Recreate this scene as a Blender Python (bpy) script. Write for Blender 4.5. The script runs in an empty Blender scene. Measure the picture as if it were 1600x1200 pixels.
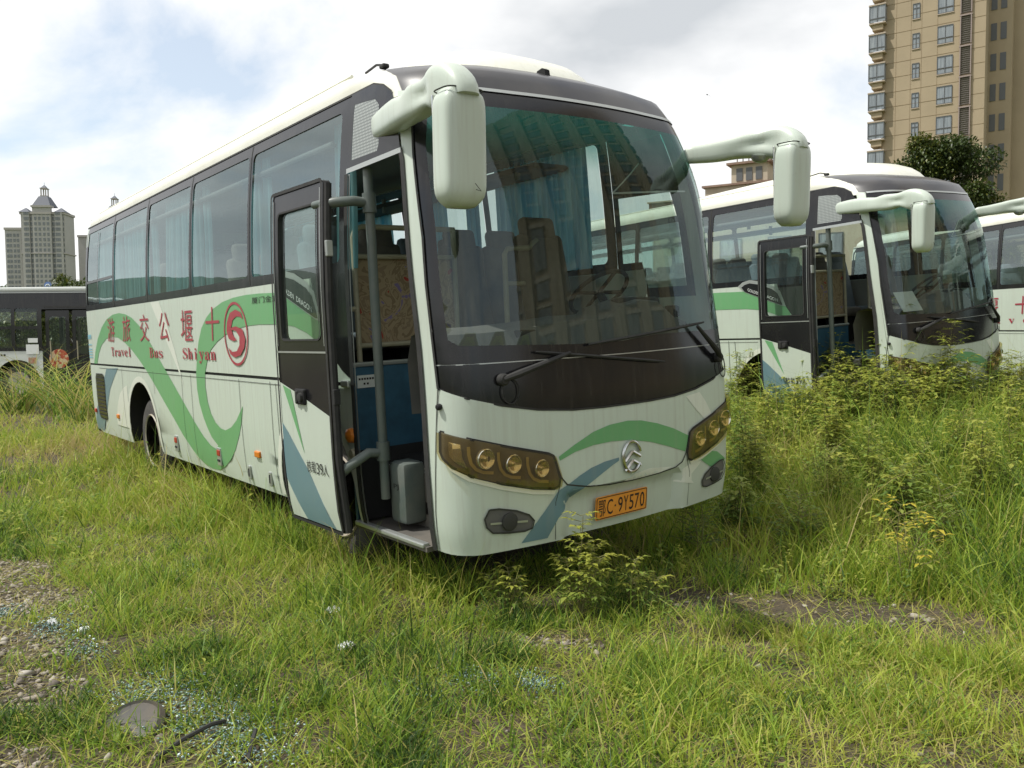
import bpy, bmesh, math, random
import numpy as np
from mathutils import Vector, Matrix
from mathutils.geometry import delaunay_2d_cdt
random.seed(7); RNG = np.random.default_rng(7)
R = math.radians
scene = bpy.context.scene
COL = scene.collection

# ------------------------------------------------------------------ camera
CAM_LOC = Vector((3.6395, -3.8047, 1.5982))
CAM_R = Vector((0.6150143496, 0.7884630720, -0.0091287373))
CAM_D = Vector((0.0381074909, -0.0412840793, -0.9984204745))
CAM_F = Vector((-0.7875945460, 0.6136950455, -0.0554366505))
FPX = 1307.34
cd = bpy.data.cameras.new("camera"); cam = bpy.data.objects.new("camera", cd); COL.objects.link(cam)
cd.sensor_width = 36.0; cd.lens = 36.0 * FPX / 1600.0; cd.clip_start = 0.05; cd.clip_end = 6000
cam.matrix_world = Matrix(((CAM_R.x, -CAM_D.x, -CAM_F.x, CAM_LOC.x), (CAM_R.y, -CAM_D.y, -CAM_F.y, CAM_LOC.y),
                           (CAM_R.z, -CAM_D.z, -CAM_F.z, CAM_LOC.z), (0, 0, 0, 1)))
scene.camera = cam

# ------------------------------------------------------------------ sky, sun, exposure
SUN_EL = R(58); SUN_TRAVEL = Vector((0.42, 0.907, 0)).normalized()
sun_from = Vector((-SUN_TRAVEL.x * math.cos(SUN_EL), -SUN_TRAVEL.y * math.cos(SUN_EL), math.sin(SUN_EL)))
w = bpy.data.worlds.new("World"); scene.world = w; w.use_nodes = True
nt = w.node_tree; nt.nodes.clear()
N = nt.nodes.new; L = nt.links.new
out = N('ShaderNodeOutputWorld'); bg = N('ShaderNodeBackground'); mix = N('ShaderNodeMix'); mix.data_type = 'RGBA'
sky = N('ShaderNodeTexSky'); sky.sky_type = 'NISHITA'; sky.sun_disc = False; sky.sun_elevation = SUN_EL
sky.sun_rotation = math.atan2(sun_from.x, sun_from.y); sky.air_density = 1.0; sky.dust_density = 1.5
skm = N('ShaderNodeMix'); skm.data_type = 'RGBA'; skm.blend_type = 'MULTIPLY'; skm.inputs[0].default_value = 1.0
skm.inputs[7].default_value = (0.145, 0.16, 0.158, 1)
tc = N('ShaderNodeTexCoord'); sep = N('ShaderNodeSeparateXYZ'); L(tc.outputs['Generated'], sep.inputs[0])
mp = N('ShaderNodeMapping'); mp.inputs['Location'].default_value = (12.34, 17.8, 0); mp.inputs['Scale'].default_value = (1.0, 1.0, 1.7); L(tc.outputs['Generated'], mp.inputs[0])
n1 = N('ShaderNodeTexNoise'); n1.inputs['Scale'].default_value = 2.3; n1.inputs['Detail'].default_value = 7; n1.inputs['Roughness'].default_value = .55; n1.inputs['Distortion'].default_value = .3
n2 = N('ShaderNodeTexNoise'); n2.inputs['Scale'].default_value = 2.0; n2.inputs['Detail'].default_value = 6; n2.inputs['Roughness'].default_value = .5
mp2 = N('ShaderNodeMapping'); mp2.inputs['Location'].default_value = (9.13, 14.23, 2.0); mp2.inputs['Scale'].default_value = (1.0, 1.0, 2.2); L(tc.outputs['Generated'], mp2.inputs[0])
L(mp.outputs[0], n1.inputs[0]); L(mp2.outputs[0], n2.inputs[0])
cr = N('ShaderNodeValToRGB'); cr.color_ramp.elements[0].position = .36; cr.color_ramp.elements[1].position = .50; cr.color_ramp.elements[0].color = (.42, .42, .42, 1)
L(n1.outputs[0], cr.inputs[0])
cc = N('ShaderNodeValToRGB'); e = cc.color_ramp.elements
e[0].position = .34; e[0].color = (.60, .63, .66, 1); e[1].position = .54; e[1].color = (1.0, 1.0, .99, 1)
m_ = cc.color_ramp.elements.new(.45); m_.color = (.88, .89, .90, 1)
L(n2.outputs[0], cc.inputs[0])
L(sky.outputs[0], skm.inputs[6]); L(skm.outputs[2], mix.inputs[6]); L(cc.outputs[0], mix.inputs[7]); L(cr.outputs[0], mix.inputs[0])
L(mix.outputs[2], bg.inputs[0]); bg.inputs[1].default_value = 1.0; L(bg.outputs[0], out.inputs[0])

sd = bpy.data.lights.new("sun", 'SUN'); sd.energy = 3.7; sd.angle = R(0.6); sd.color = (1.0, .965, .90)
so = bpy.data.objects.new("sun", sd); COL.objects.link(so)
so.rotation_euler = (-sun_from).to_track_quat('-Z', 'Y').to_euler(); so.location = (0, 0, 60)
scene.view_settings.view_transform = 'Standard'; scene.view_settings.look = 'None'
scene.view_settings.exposure = 0.16; scene.view_settings.gamma = 1.0
scene.cycles.max_bounces = 10; scene.cycles.transparent_max_bounces = 24; scene.cycles.use_denoising = True
scene.cycles.sample_clamp_indirect = 6

# ------------------------------------------------------------------ helpers: materials
MATS = {}
def mat(name, col, rough=.6, metal=0., noise=0., nscale=4., stretch=(1, 1, 1), col2=None, bump=0., bscale=30., coat=0., spec=.5, lo=.35, hi=.7):
    """principled material; with noise it is mottled between col and col2 in object space"""
    if name in MATS: return MATS[name]
    m = bpy.data.materials.new(name); m.use_nodes = True; t = m.node_tree; b = t.nodes['Principled BSDF']
    b.inputs['Base Color'].default_value = (*col, 1); b.inputs['Roughness'].default_value = rough; b.inputs['Metallic'].default_value = metal
    b.inputs['Coat Weight'].default_value = coat; b.inputs['Specular IOR Level'].default_value = spec
    if noise or bump:
        tc = t.nodes.new('ShaderNodeTexCoord'); mp = t.nodes.new('ShaderNodeMapping'); mp.inputs['Scale'].default_value = stretch
        t.links.new(tc.outputs['Object'], mp.inputs[0])
    if noise:
        n = t.nodes.new('ShaderNodeTexNoise'); n.inputs['Scale'].default_value = nscale; n.inputs['Detail'].default_value = 6; n.inputs['Roughness'].default_value = .6
        t.links.new(mp.outputs[0], n.inputs[0])
        r = t.nodes.new('ShaderNodeValToRGB'); r.color_ramp.elements[0].position = lo; r.color_ramp.elements[1].position = hi
        r.color_ramp.elements[0].color = (0, 0, 0, 1); r.color_ramp.elements[1].color = (noise, noise, noise, 1); t.links.new(n.outputs[0], r.inputs[0])
        mx = t.nodes.new('ShaderNodeMix'); mx.data_type = 'RGBA'; mx.inputs[6].default_value = (*col, 1); mx.inputs[7].default_value = (*(col2 or [c * .5 for c in col]), 1)
        t.links.new(r.outputs[0], mx.inputs[0]); t.links.new(mx.outputs[2], b.inputs['Base Color'])
    if bump:
        n = t.nodes.new('ShaderNodeTexNoise'); n.inputs['Scale'].default_value = bscale; n.inputs['Detail'].default_value = 4
        t.links.new(mp.outputs[0], n.inputs[0])
        bp = t.nodes.new('ShaderNodeBump'); bp.inputs['Strength'].default_value = bump; bp.inputs['Distance'].default_value = .02
        t.links.new(n.outputs[0], bp.inputs['Height']); t.links.new(bp.outputs[0], b.inputs['Normal'])
    MATS[name] = m; return m

def paint(name, col, grime=.5, coat=.25, rough=.32):
    """weathered vehicle paint: rain streaks and blotches of tan dust"""
    if name in MATS: return MATS[name]
    m = bpy.data.materials.new(name); m.use_nodes = True; t = m.node_tree; b = t.nodes['Principled BSDF']; l = t.links.new
    tc = t.nodes.new('ShaderNodeTexCoord')
    def noise(sc, scale, det=5):
        mp = t.nodes.new('ShaderNodeMapping'); mp.inputs['Scale'].default_value = sc; l(tc.outputs['Object'], mp.inputs[0])
        n = t.nodes.new('ShaderNodeTexNoise'); n.inputs['Scale'].default_value = scale; n.inputs['Detail'].default_value = det; n.inputs['Roughness'].default_value = .65
        l(mp.outputs[0], n.inputs[0]); return n
    def ramp(n, a, c, v):
        r = t.nodes.new('ShaderNodeMapRange'); r.inputs[1].default_value = a; r.inputs[2].default_value = c; r.inputs[4].default_value = v; l(n.outputs[0], r.inputs[0]); return r
    s = ramp(noise((14, 14, .55), 1.6, 4), .47, .74, grime); q = ramp(noise((1, 1, 1), 1.1, 7), .42, .75, grime * .75); k = ramp(noise((1, 1, 1), 16, 5), .62, .75, grime * .6)
    a = t.nodes.new('ShaderNodeMath'); a.operation = 'MAXIMUM'; l(s.outputs[0], a.inputs[0]); l(q.outputs[0], a.inputs[1])
    a2 = t.nodes.new('ShaderNodeMath'); a2.operation = 'MAXIMUM'; a2.use_clamp = True; l(a.outputs[0], a2.inputs[0]); l(k.outputs[0], a2.inputs[1])
    mx = t.nodes.new('ShaderNodeMix'); mx.data_type = 'RGBA'; mx.inputs[6].default_value = (*col, 1)
    d = [c * .55 + g * .45 for c, g in zip(col, (.34, .32, .26))]; mx.inputs[7].default_value = (*d, 1)
    l(a2.outputs[0], mx.inputs[0]); l(mx.outputs[2], b.inputs['Base Color'])
    rr = t.nodes.new('ShaderNodeMapRange'); rr.inputs[3].default_value = rough; rr.inputs[4].default_value = .7; l(a2.outputs[0], rr.inputs[0]); l(rr.outputs[0], b.inputs['Roughness'])
    b.inputs['Coat Weight'].default_value = coat; b.inputs['Coat Roughness'].default_value = .25
    MATS[name] = m; return m

def glass(name, tint, refl=1.0, dust=.1, band=None, base=.0):
    """clear sheet glass: tinted straight-through light, fresnel mirror, a film of dusty rain streaks"""
    if name in MATS: return MATS[name]
    m = bpy.data.materials.new(name); m.use_nodes = True; t = m.node_tree; t.nodes.clear(); l = t.links.new; n = t.nodes.new
    o = n('ShaderNodeOutputMaterial'); tr = n('ShaderNodeBsdfTransparent'); gl = n('ShaderNodeBsdfGlossy'); gl.inputs['Roughness'].default_value = .015; gl.inputs[0].default_value = (.86, .98, .98, 1)
    tr.inputs[0].default_value = (*tint, 1)
    ge = n('ShaderNodeNewGeometry'); dt = n('ShaderNodeVectorMath'); dt.operation = 'DOT_PRODUCT'; l(ge.outputs['Normal'], dt.inputs[0]); l(ge.outputs['Incoming'], dt.inputs[1])
    abn = n('ShaderNodeMath'); abn.operation = 'ABSOLUTE'; l(dt.outputs['Value'], abn.inputs[0])
    om = n('ShaderNodeMath'); om.operation = 'SUBTRACT'; om.inputs[0].default_value = 1; om.use_clamp = True; l(abn.outputs[0], om.inputs[1])
    pw = n('ShaderNodeMath'); pw.operation = 'POWER'; pw.inputs[1].default_value = 5; l(om.outputs[0], pw.inputs[0])
    f0 = .045 * refl + base
    mm = n('ShaderNodeMath'); mm.operation = 'MULTIPLY_ADD'; mm.use_clamp = True; mm.inputs[1].default_value = 1 - f0; mm.inputs[2].default_value = f0; l(pw.outputs[0], mm.inputs[0])
    ms = n('ShaderNodeMixShader'); l(mm.outputs[0], ms.inputs[0]); l(tr.outputs[0], ms.inputs[1]); l(gl.outputs[0], ms.inputs[2])
    last = ms
    tc = n('ShaderNodeTexCoord')
    if band:
        sp = n('ShaderNodeSeparateXYZ'); l(tc.outputs['Object'], sp.inputs[0])
        mr = n('ShaderNodeMapRange'); mr.inputs[1].default_value = band[0]; mr.inputs[2].default_value = band[1]; l(sp.outputs[2], mr.inputs[0])
        mx = n('ShaderNodeMix'); mx.data_type = 'RGBA'; mx.inputs[6].default_value = (*tint, 1); mx.inputs[7].default_value = (*band[2], 1)
        l(mr.outputs[0], mx.inputs[0]); l(mx.outputs[2], tr.inputs[0])
    if band:
        bd = n('ShaderNodeBsdfDiffuse'); bd.inputs[0].default_value = (.02, .24, .19, 1); bf = n('ShaderNodeMath'); bf.operation = 'MULTIPLY'; bf.inputs[1].default_value = .30; l(mr.outputs[0], bf.inputs[0])
        mb = n('ShaderNodeMixShader'); l(bf.outputs[0], mb.inputs[0]); l(tr.outputs[0], mb.inputs[1]); l(bd.outputs[0], mb.inputs[2]); l(mb.outputs[0], ms.inputs[1])
    if dust:
        mp = n('ShaderNodeMapping'); mp.inputs['Scale'].default_value = (16, 16, .9); l(tc.outputs['Object'], mp.inputs[0])
        nz = n('ShaderNodeTexNoise'); nz.inputs['Scale'].default_value = 1.7; nz.inputs['Detail'].default_value = 6; nz.inputs['Roughness'].default_value = .7; l(mp.outputs[0], nz.inputs[0])
        mr2 = n('ShaderNodeMapRange'); mr2.inputs[1].default_value = .42; mr2.inputs[2].default_value = .8; mr2.inputs[3].default_value = dust * .25; mr2.inputs[4].default_value = dust * 2.2; l(nz.outputs[0], mr2.inputs[0])
        df = n('ShaderNodeBsdfDiffuse'); df.inputs[0].default_value = (.36, .37, .33, 1)
        m2 = n('ShaderNodeMixShader'); l(mr2.outputs[0], m2.inputs[0]); l(last.outputs[0], m2.inputs[1]); l(df.outputs[0], m2.inputs[2]); last = m2
    l(last.outputs[0], o.inputs[0]); MATS[name] = m; return m

# ------------------------------------------------------------------ helpers: objects
def link(name, me, parent=None, loc=None):
    o = bpy.data.objects.new(name, me); COL.objects.link(o)
    if parent: o.parent = parent
    if loc: o.location = loc
    return o
def tag(o, label=None, cat=None, group=None, kind=None):
    if label: o['label'] = label
    if cat: o['category'] = cat
    if group: o['group'] = group
    if kind: o['kind'] = kind
    return o
def empty(name, loc=(0, 0, 0), rz=0):
    o = bpy.data.objects.new(name, None); COL.objects.link(o); o.empty_display_size = .3
    o.location = loc; o.rotation_euler = (0, 0, rz); return o
def kids(o): return [c for c in COL.objects if c.parent == o]
def copy_tree(o, parent=None, skip=()):
    c = o.copy(); COL.objects.link(c); c.parent = parent
    for ch in kids(o):
        if ch.name.split('.')[0] not in skip: copy_tree(ch, c, skip)
    return c

class MB:
    """collects shapes and links them as ONE mesh object"""
    def __init__(s): s.v = []; s.f = []; s.mi = []; s.mats = []
    def m(s, material):
        if material not in s.mats: s.mats.append(material)
        return s.mats.index(material)
    def add(s, vs, fs, material):
        k = len(s.v); i = s.m(material)
        s.v += [tuple(p) for p in vs]; s.f += [tuple(a + k for a in f) for f in fs]; s.mi += [i] * len(fs); return s
    def box(s, c, size, material, bev=0, M=None):
        bm = bmesh.new(); bmesh.ops.create_cube(bm, size=1)
        for p in bm.verts: p.co = Vector((p.co.x * size[0], p.co.y * size[1], p.co.z * size[2]))
        if bev: bmesh.ops.bevel(bm, geom=bm.edges[:], offset=min(bev, min(size) * .45), segments=2, affect='EDGES', profile=.5)
        bm.verts.index_update()
        T = Matrix.Translation(c) @ (M.to_4x4() if M else Matrix())
        s.add([T @ p.co for p in bm.verts], [[q.index for q in f.verts] for f in bm.faces], material); bm.free(); return s
    def tube(s, pts, rad, material, n=8, cap=True, sq=1.0):
        pts = [Vector(p) for p in pts]; rads = rad if isinstance(rad, (list, tuple)) else [rad] * len(pts); vs = []; fs = []
        prev = None
        for i, p in enumerate(pts):
            d = (pts[min(i + 1, len(pts) - 1)] - pts[max(i - 1, 0)]).normalized()
            if prev is None:
                a = Vector((0, 0, 1)) if abs(d.z) < .9 else Vector((1, 0, 0)); u = d.cross(a).normalized()
            else: u = (prev - d * prev.dot(d)).normalized()
            prev = u; v_ = d.cross(u)
            ru, rv = (rads[i] if isinstance(rads[i], (list, tuple)) else (rads[i], rads[i]))
            for k in range(n):
                t = 2 * math.pi * k / n; c_, s_ = math.cos(t), math.sin(t); vs.append(p + u * math.copysign(abs(c_) ** sq, c_) * ru + v_ * math.copysign(abs(s_) ** sq, s_) * rv)
        for i in range(len(pts) - 1):
            for k in range(n):
                a = i * n + k; b = i * n + (k + 1) % n; fs.append((a, b, b + n, a + n))
        if cap: fs.append(tuple(range(n - 1, -1, -1))); fs.append(tuple(range((len(pts) - 1) * n, len(pts) * n)))
        return s.add(vs, fs, material)
    def lathe(s, prof, axis_o, axis_d, material, n=32, ref=None):
        d = Vector(axis_d).normalized(); a = Vector((0, 0, 1)) if abs(d.z) < .9 else Vector((1, 0, 0)); u = d.cross(a).normalized(); v_ = d.cross(u); o = Vector(axis_o)
        vs = []; fs = []
        for r, h in prof:
            for k in range(n):
                t = 2 * math.pi * k / n; vs.append(o + d * h + (u * math.cos(t) + v_ * math.sin(t)) * r)
        for i in range(len(prof) - 1):
            for k in range(n):
                p = i * n + k; q = i * n + (k + 1) % n; fs.append((p, q, q + n, p + n))
        fs.append(tuple(range(n - 1, -1, -1))); fs.append(tuple(range((len(prof) - 1) * n, len(prof) * n)))
        return s.add(vs, fs, material)
    def prism(s, poly, fn0, fn1, material):
        """closed slab from a 2D outline: fn0 / fn1 map (a, b) to the two faces"""
        n = len(poly); vs = [fn0(*p) for p in poly] + [fn1(*p) for p in poly]
        fs = [tuple(range(n)), tuple(range(2 * n - 1, n - 1, -1))] + [(i, i + n, (i + 1) % n + n, (i + 1) % n) for i in range(n)]
        return s.add(vs, fs, material)
    def sheet(s, loops, fn, material, sa=.3, sb=.1, flip=False):
        """2D outline (first loop) with holes, cut fine enough to follow the curved surface fn(a, b)"""
        pts = []; edges = []
        for lp in loops:
            k0 = len(pts); q = []
            for i in range(len(lp)):
                a, b = lp[i], lp[(i + 1) % len(lp)]; m = max(1, int(math.ceil(max(abs(b[0] - a[0]) / sa, abs(b[1] - a[1]) / sb))))
                q += [(a[0] + (b[0] - a[0]) * j / m, a[1] + (b[1] - a[1]) * j / m) for j in range(m)]
            pts += q; edges += [(k0 + i, k0 + (i + 1) % len(q)) for i in range(len(q))]
        P = np.array(pts)
        segs = [(np.array(l), np.roll(np.array(l), -1, 0)) for l in loops]
        def inside(Q):
            c = np.zeros(len(Q), bool)
            for A, B in segs:
                for (x1, y1), (x2, y2) in zip(A, B):
                    if y1 == y2: continue
                    h = ((Q[:, 1] < y1) != (Q[:, 1] < y2)); c ^= h & (Q[:, 0] < (x2 - x1) * (Q[:, 1] - y1) / (y2 - y1) + x1)
            return c
        g = [(x, y) for x in np.arange(P[:, 0].min() + sa * .5, P[:, 0].max(), sa) for y in np.arange(P[:, 1].min() + sb * .5, P[:, 1].max(), sb)]
        if g:
            G = np.array(g); G = G[inside(G)]
            if len(G):
                D = np.min(np.hypot((G[:, None, 0] - P[None, :, 0]) / sa, (G[:, None, 1] - P[None, :, 1]) / sb), 1); G = G[D > .4]
                pts += [tuple(x) for x in G]
        r = delaunay_2d_cdt([Vector(p) for p in pts], edges, [], 0, 1e-6)
        V = np.array([tuple(x) for x in r[0]]); F = [tuple(f) for f in r[2]]
        C = np.array([V[list(f)].mean(0) for f in F]); ok = inside(C)
        F = [(f[::-1] if flip else f) for f, k in zip(F, ok) if k]
        return s.add([fn(*v) for v in V], F, material)
    def line(s, pl, wd, fn, material, closed=False, step=.12):
        """a thin painted or sealed line along a 2D polyline"""
        q = []
        for a, b in zip(pl[:-1], pl[1:]):
            m = max(1, int(math.hypot(b[0] - a[0], b[1] - a[1]) / step)); q += [(a[0] + (b[0] - a[0]) * j / m, a[1] + (b[1] - a[1]) * j / m) for j in range(m)]
        q.append(pl[-1]); L_ = []; R_ = []
        for i, p in enumerate(q):
            a = q[max(i - 1, 0)]; b = q[min(i + 1, len(q) - 1)]; dx, dy = b[0] - a[0], b[1] - a[1]; h = math.hypot(dx, dy) or 1; nx, ny = -dy / h * wd / 2, dx / h * wd / 2
            L_.append(fn(p[0] + nx, p[1] + ny)); R_.append(fn(p[0] - nx, p[1] - ny))
        n = len(q); return s.add(L_ + R_, [(i, i + n, i + n + 1, i + 1) for i in range(n - 1)], material)
    def text(s, txt, a0, a1, b0, b1, fn, material, shear=0.):
        """lettering fitted into the 2D box a0..a1, b0..b1 and laid on fn"""
        V, F = glyphs(txt)
        lo = V.min(0); hi = V.max(0); T = (V - lo) / np.maximum(hi - lo, 1e-6)
        return s.add([fn(a0 + (a1 - a0) * p[0] + shear * (b1 - b0) * (p[1] - .5), b0 + (b1 - b0) * p[1]) for p in T], F, material)
    def build(s, name, parent=None, smooth=None, keep=False, loc=None):
        me = bpy.data.meshes.new(name); me.from_pydata(s.v, [], s.f)
        for m_ in s.mats: me.materials.append(m_)
        me.polygons.foreach_set('material_index', s.mi)
        bm = bmesh.new(); bm.from_mesh(me); bmesh.ops.remove_doubles(bm, verts=bm.verts, dist=1e-5)
        if not keep: bmesh.ops.recalc_face_normals(bm, faces=bm.faces)
        bm.to_mesh(me); bm.free()
        if smooth:
            me.shade_smooth()
            if isinstance(smooth, float): me.set_sharp_from_angle(angle=smooth)
        me.update(); return link(name, me, parent, loc)
GL = {}
def glyphs(txt):
    if txt in GL: return GL[txt]
    c = bpy.data.curves.new('lettering', 'FONT'); c.body = txt; c.resolution_u = 3; c.fill_mode = 'FRONT'
    o = bpy.data.objects.new('lettering', c); COL.objects.link(o)
    me = o.evaluated_get(bpy.context.evaluated_depsgraph_get()).to_mesh()
    V = np.array([(v.co.x, v.co.y) for v in me.vertices]); F = [tuple(p.vertices) for p in me.polygons]
    bpy.data.objects.remove(o); bpy.data.curves.remove(c); GL[txt] = (V, F); return GL[txt]
def circle(cx, cy, rx, ry, n=28, a0=0): return [(cx + rx * math.cos(2 * math.pi * k / n + a0), cy + ry * math.sin(2 * math.pi * k / n + a0)) for k in range(n)]
def rrect(x0, x1, y0, y1, r, n=5):
    o = []
    for cx, cy, a in ((x1 - r, y1 - r, 0), (x0 + r, y1 - r, 90), (x0 + r, y0 + r, 180), (x1 - r, y0 + r, 270)):
        o += [(cx + r * math.cos(R(a + 90 * k / n)), cy + r * math.sin(R(a + 90 * k / n))) for k in range(n + 1)]
    return o

# ------------------------------------------------------------------ coach: one outer skin surface (s along the outline, z up)
PROF=[(.30,1.17,-.04,5.2,.20),(.42,1.185,-.03,5.2,.20),(.55,1.208,-.012,5.2,.21),(.75,1.22,0,5.2,.22),(.9,1.225,0,5.2,.22),(1.3,1.225,-.006,5.2,.23),(1.7,1.225,-.04,5.0,.26),(2.1,1.221,-.085,4.8,.29),(2.6,1.192,-.148,4.9,.29),(3.0,1.150,-.245,4.1,.40),(3.17,1.120,-.325,3.7,.48),(3.3,1.08,-.42,3.5,.52)]
def prof(z):
    P=PROF
    if z<=P[0][0]: return P[0][1:]
    if z>=P[-1][0]: return P[-1][1:]
    for i in range(len(P)-1):
        if z<=P[i+1][0]: break
    a=P[max(i-1,0)];b=P[i];c=P[i+1];d=P[min(i+2,len(P)-1)]
    h=c[0]-b[0];t=(z-b[0])/h
    o=[]
    for k in range(1,5):
        m0=(c[k]-a[k])/(c[0]-a[0]) if c[0]>a[0] else 0
        m1=(d[k]-b[k])/(d[0]-b[0])
        o.append((2*t**3-3*t*t+1)*b[k]+(t**3-2*t*t+t)*h*m0+(-2*t**3+3*t*t)*c[k]+(t**3-t*t)*h*m1)
    return o
X0=-1.22
def outl(w,xf,Rf,Rc):
    cx=xf-Rf+math.sqrt((Rf-Rc)**2-(w-Rc)**2)
    th=math.atan2(w-Rc,cx-(xf-Rf))
    A=Rf*th; B=Rc*(math.pi/2-th); L=A+B+(cx-X0)
    return cx,th,A,B,L
S0=outl(*prof(.9))[4]
def outpt(s,w,xf,Rf,Rc):
    cx,th,A,B,L=outl(w,xf,Rf,Rc)
    a=abs(s); sg=1 if s>=0 else -1
    if a>=S0: return X0-(a-S0), sg*w
    l=a/S0*L
    if l<A:
        t=l/Rf; x=xf-Rf+Rf*math.cos(t); y=Rf*math.sin(t)
    elif l<A+B:
        t=th+(l-A)/Rc; x=cx+Rc*math.cos(t); y=w-Rc+Rc*math.sin(t)
    else:
        x=cx-(l-A-B); y=w
    return x,sg*y
def surf(s,z,off=0.0):
    x,y=outpt(s,*prof(z))
    if off:
        e=.004
        x1,y1=outpt(s+e,*prof(z)); x2,y2=outpt(s-e,*prof(z)); x3,y3=outpt(s,*prof(z+e)); x4,y4=outpt(s,*prof(z-e))
        ax,ay=x1-x2,y1-y2; bx,by,bz=x3-x4,y3-y4,2*e
        nx,ny,nz=ay*bz, -ax*bz, ax*by-ay*bx
        # orient outward
        if nx*(x+4)+ny*y*3<0: nx,ny,nz=-nx,-ny,-nz
        n=math.sqrt(nx*nx+ny*ny+nz*nz)
        return x+nx/n*off,y+ny/n*off,z+nz/n*off
    return x,y,z

def SK(off=0.0): return lambda s, z: surf(s, z, off)
def XS(x): return -(S0 + (X0 - x))                     # outline coordinate of a point on the door side
Z_SK, Z_BELT, Z_WB, Z_WT = .42, 1.355, 2.08, 3.205
WS_B = [(-1.305, 1.37), (-1.136, 1.313), (-.932, 1.259), (-.694, 1.214), (-.45, 1.190), (-.2, 1.183), (.2, 1.183), (.45, 1.190), (.694, 1.214), (.932, 1.259), (1.136, 1.313), (1.305, 1.37)]
WS_E = [(1.352, 1.95), (1.363, 2.22), (1.425, 2.70), (1.46, 3.08)]
DOOR_E = [(-1.445, .42), (-1.443, .8), (-1.45, 1.6), (-1.535, 2.68), (-1.56, 2.75)]
PIL = [-2.97, -4.486, -6.0, -7.52]                     # window pillars
X_REAR = -9.1

P_BODY = paint('pale green coach paint', (.53, .60, .52), .72)
P_GREEN = paint('green livery paint', (.14, .37, .16), .35)
P_BLUE = paint('grey blue livery paint', (.13, .23, .27), .35)
P_PALE = paint('near white livery paint', (.68, .71, .63), .4)
P_RED = paint('red lettering paint', (.36, .03, .06), .25)
P_ROOF = paint('cream roof paint', (.74, .74, .64), .45)
P_DARK = paint('black bodywork', (.008, .008, .010), .10, coat=.0, rough=.16)
P_VISOR = paint('dusty black visor', (.035, .034, .038), .55, coat=.2, rough=.4)
M_RUB = mat('black rubber', (.018, .018, .018), .75, noise=.5, nscale=12, col2=(.05, .048, .042))
M_TYRE = mat('weathered tyre', (.045, .043, .04), .9, noise=.7, nscale=9, col2=(.11, .10, .09), bump=.3, bscale=60)
M_RIM = mat('rusty cream rim', (.46, .44, .36), .6, noise=.8, nscale=5, col2=(.24, .18, .12))
M_POLE = mat('grey green pole paint', (.10, .125, .115), .4, noise=.4, nscale=8, col2=(.2, .19, .16))
M_CREAMRAIL = mat('cream handrail', (.38, .35, .25), .45, noise=.4, nscale=8, col2=(.2, .17, .11))
M_CHROME = mat('pitted chrome', (.62, .62, .60), .22, 1.0, noise=.4, nscale=18, col2=(.3, .29, .26))
M_ORANGE = mat('amber plastic', (.62, .19, .02), .3, noise=.2, nscale=20)
M_REDP = mat('red plastic', (.36, .03, .02), .35)
M_BLUEWALL = mat('blue vinyl lining', (.04, .13, .21), .6, noise=.6, nscale=7, col2=(.02, .055, .09))
M_DASH = mat('grey dashboard', (.10, .10, .095), .65, noise=.4, nscale=5, col2=(.17, .16, .14))
M_SEAT = mat('brown grey seat cloth', (.15, .125, .10), .9, noise=.6, nscale=14, col2=(.09, .08, .075))
M_SEATB = mat('blue grey seat cover', (.17, .19, .21), .9, noise=.5, nscale=10, col2=(.10, .12, .14))
M_INT = mat('grey interior lining', (.36, .36, .33), .8, noise=.4, nscale=4, col2=(.24, .23, .2))
M_FLOOR = mat('worn vinyl floor', (.09, .085, .075), .8, noise=.7, nscale=5, col2=(.18, .16, .13))
def cloth(name, c1, c2):
    m = bpy.data.materials.new(name); m.use_nodes = True; t = m.node_tree; t.nodes.clear(); l = t.links.new; n = t.nodes.new
    tc = n('ShaderNodeTexCoord'); mp = n('ShaderNodeMapping'); mp.inputs['Scale'].default_value = (3, 3, .5); l(tc.outputs['Object'], mp.inputs[0]); nz = n('ShaderNodeTexNoise'); nz.inputs['Scale'].default_value = 4; nz.inputs['Detail'].default_value = 5; l(mp.outputs[0], nz.inputs[0])
    r = n('ShaderNodeValToRGB'); r.color_ramp.elements[0].position = .35; r.color_ramp.elements[0].color = (*c1, 1); r.color_ramp.elements[1].position = .68; r.color_ramp.elements[1].color = (*c2, 1); l(nz.outputs[0], r.inputs[0])
    d = n('ShaderNodeBsdfDiffuse'); tr = n('ShaderNodeBsdfTranslucent'); ms = n('ShaderNodeMixShader'); ms.inputs[0].default_value = .55; o = n('ShaderNodeOutputMaterial')
    for s_ in (d, tr): l(r.outputs[0], s_.inputs[0])
    l(d.outputs[0], ms.inputs[1]); l(tr.outputs[0], ms.inputs[2]); l(ms.outputs[0], o.inputs[0]); return m
M_CURT = cloth('teal curtain cloth', (.20, .42, .46), (.40, .58, .58)); M_CURTB = cloth('blue curtain cloth', (.10, .34, .50), (.34, .56, .64))
M_BLACK = mat('matt black', (.012, .012, .012), .9)
M_LAMPDARK = mat('lamp housing', (.13, .115, .075), .4, noise=.5, nscale=9, col2=(.20, .17, .10))
M_REFL = mat('lamp reflector', (.75, .72, .60), .18, .9)
M_LAMPTRIM = mat('yellowed lamp trim', (.42, .36, .16), .4)
M_PLATE = mat('orange plate', (.80, .32, .04), .5, noise=.4, nscale=14, col2=(.42, .16, .03))
M_INK = mat('black lettering', (.015, .014, .014), .7)
M_WHITE = mat('white lettering', (.72, .74, .72), .6)
M_CYAN = mat('faded cyan lettering', (.16, .42, .55), .6)
M_SEAM = mat('panel seam', (.035, .036, .03), .8)
M_SILVER = mat('silver trim', (.46, .48, .46), .35, .6)
G_SIDE = glass('tinted side glass', (.80, .92, .90), 3.2, .03, base=.06)
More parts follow.
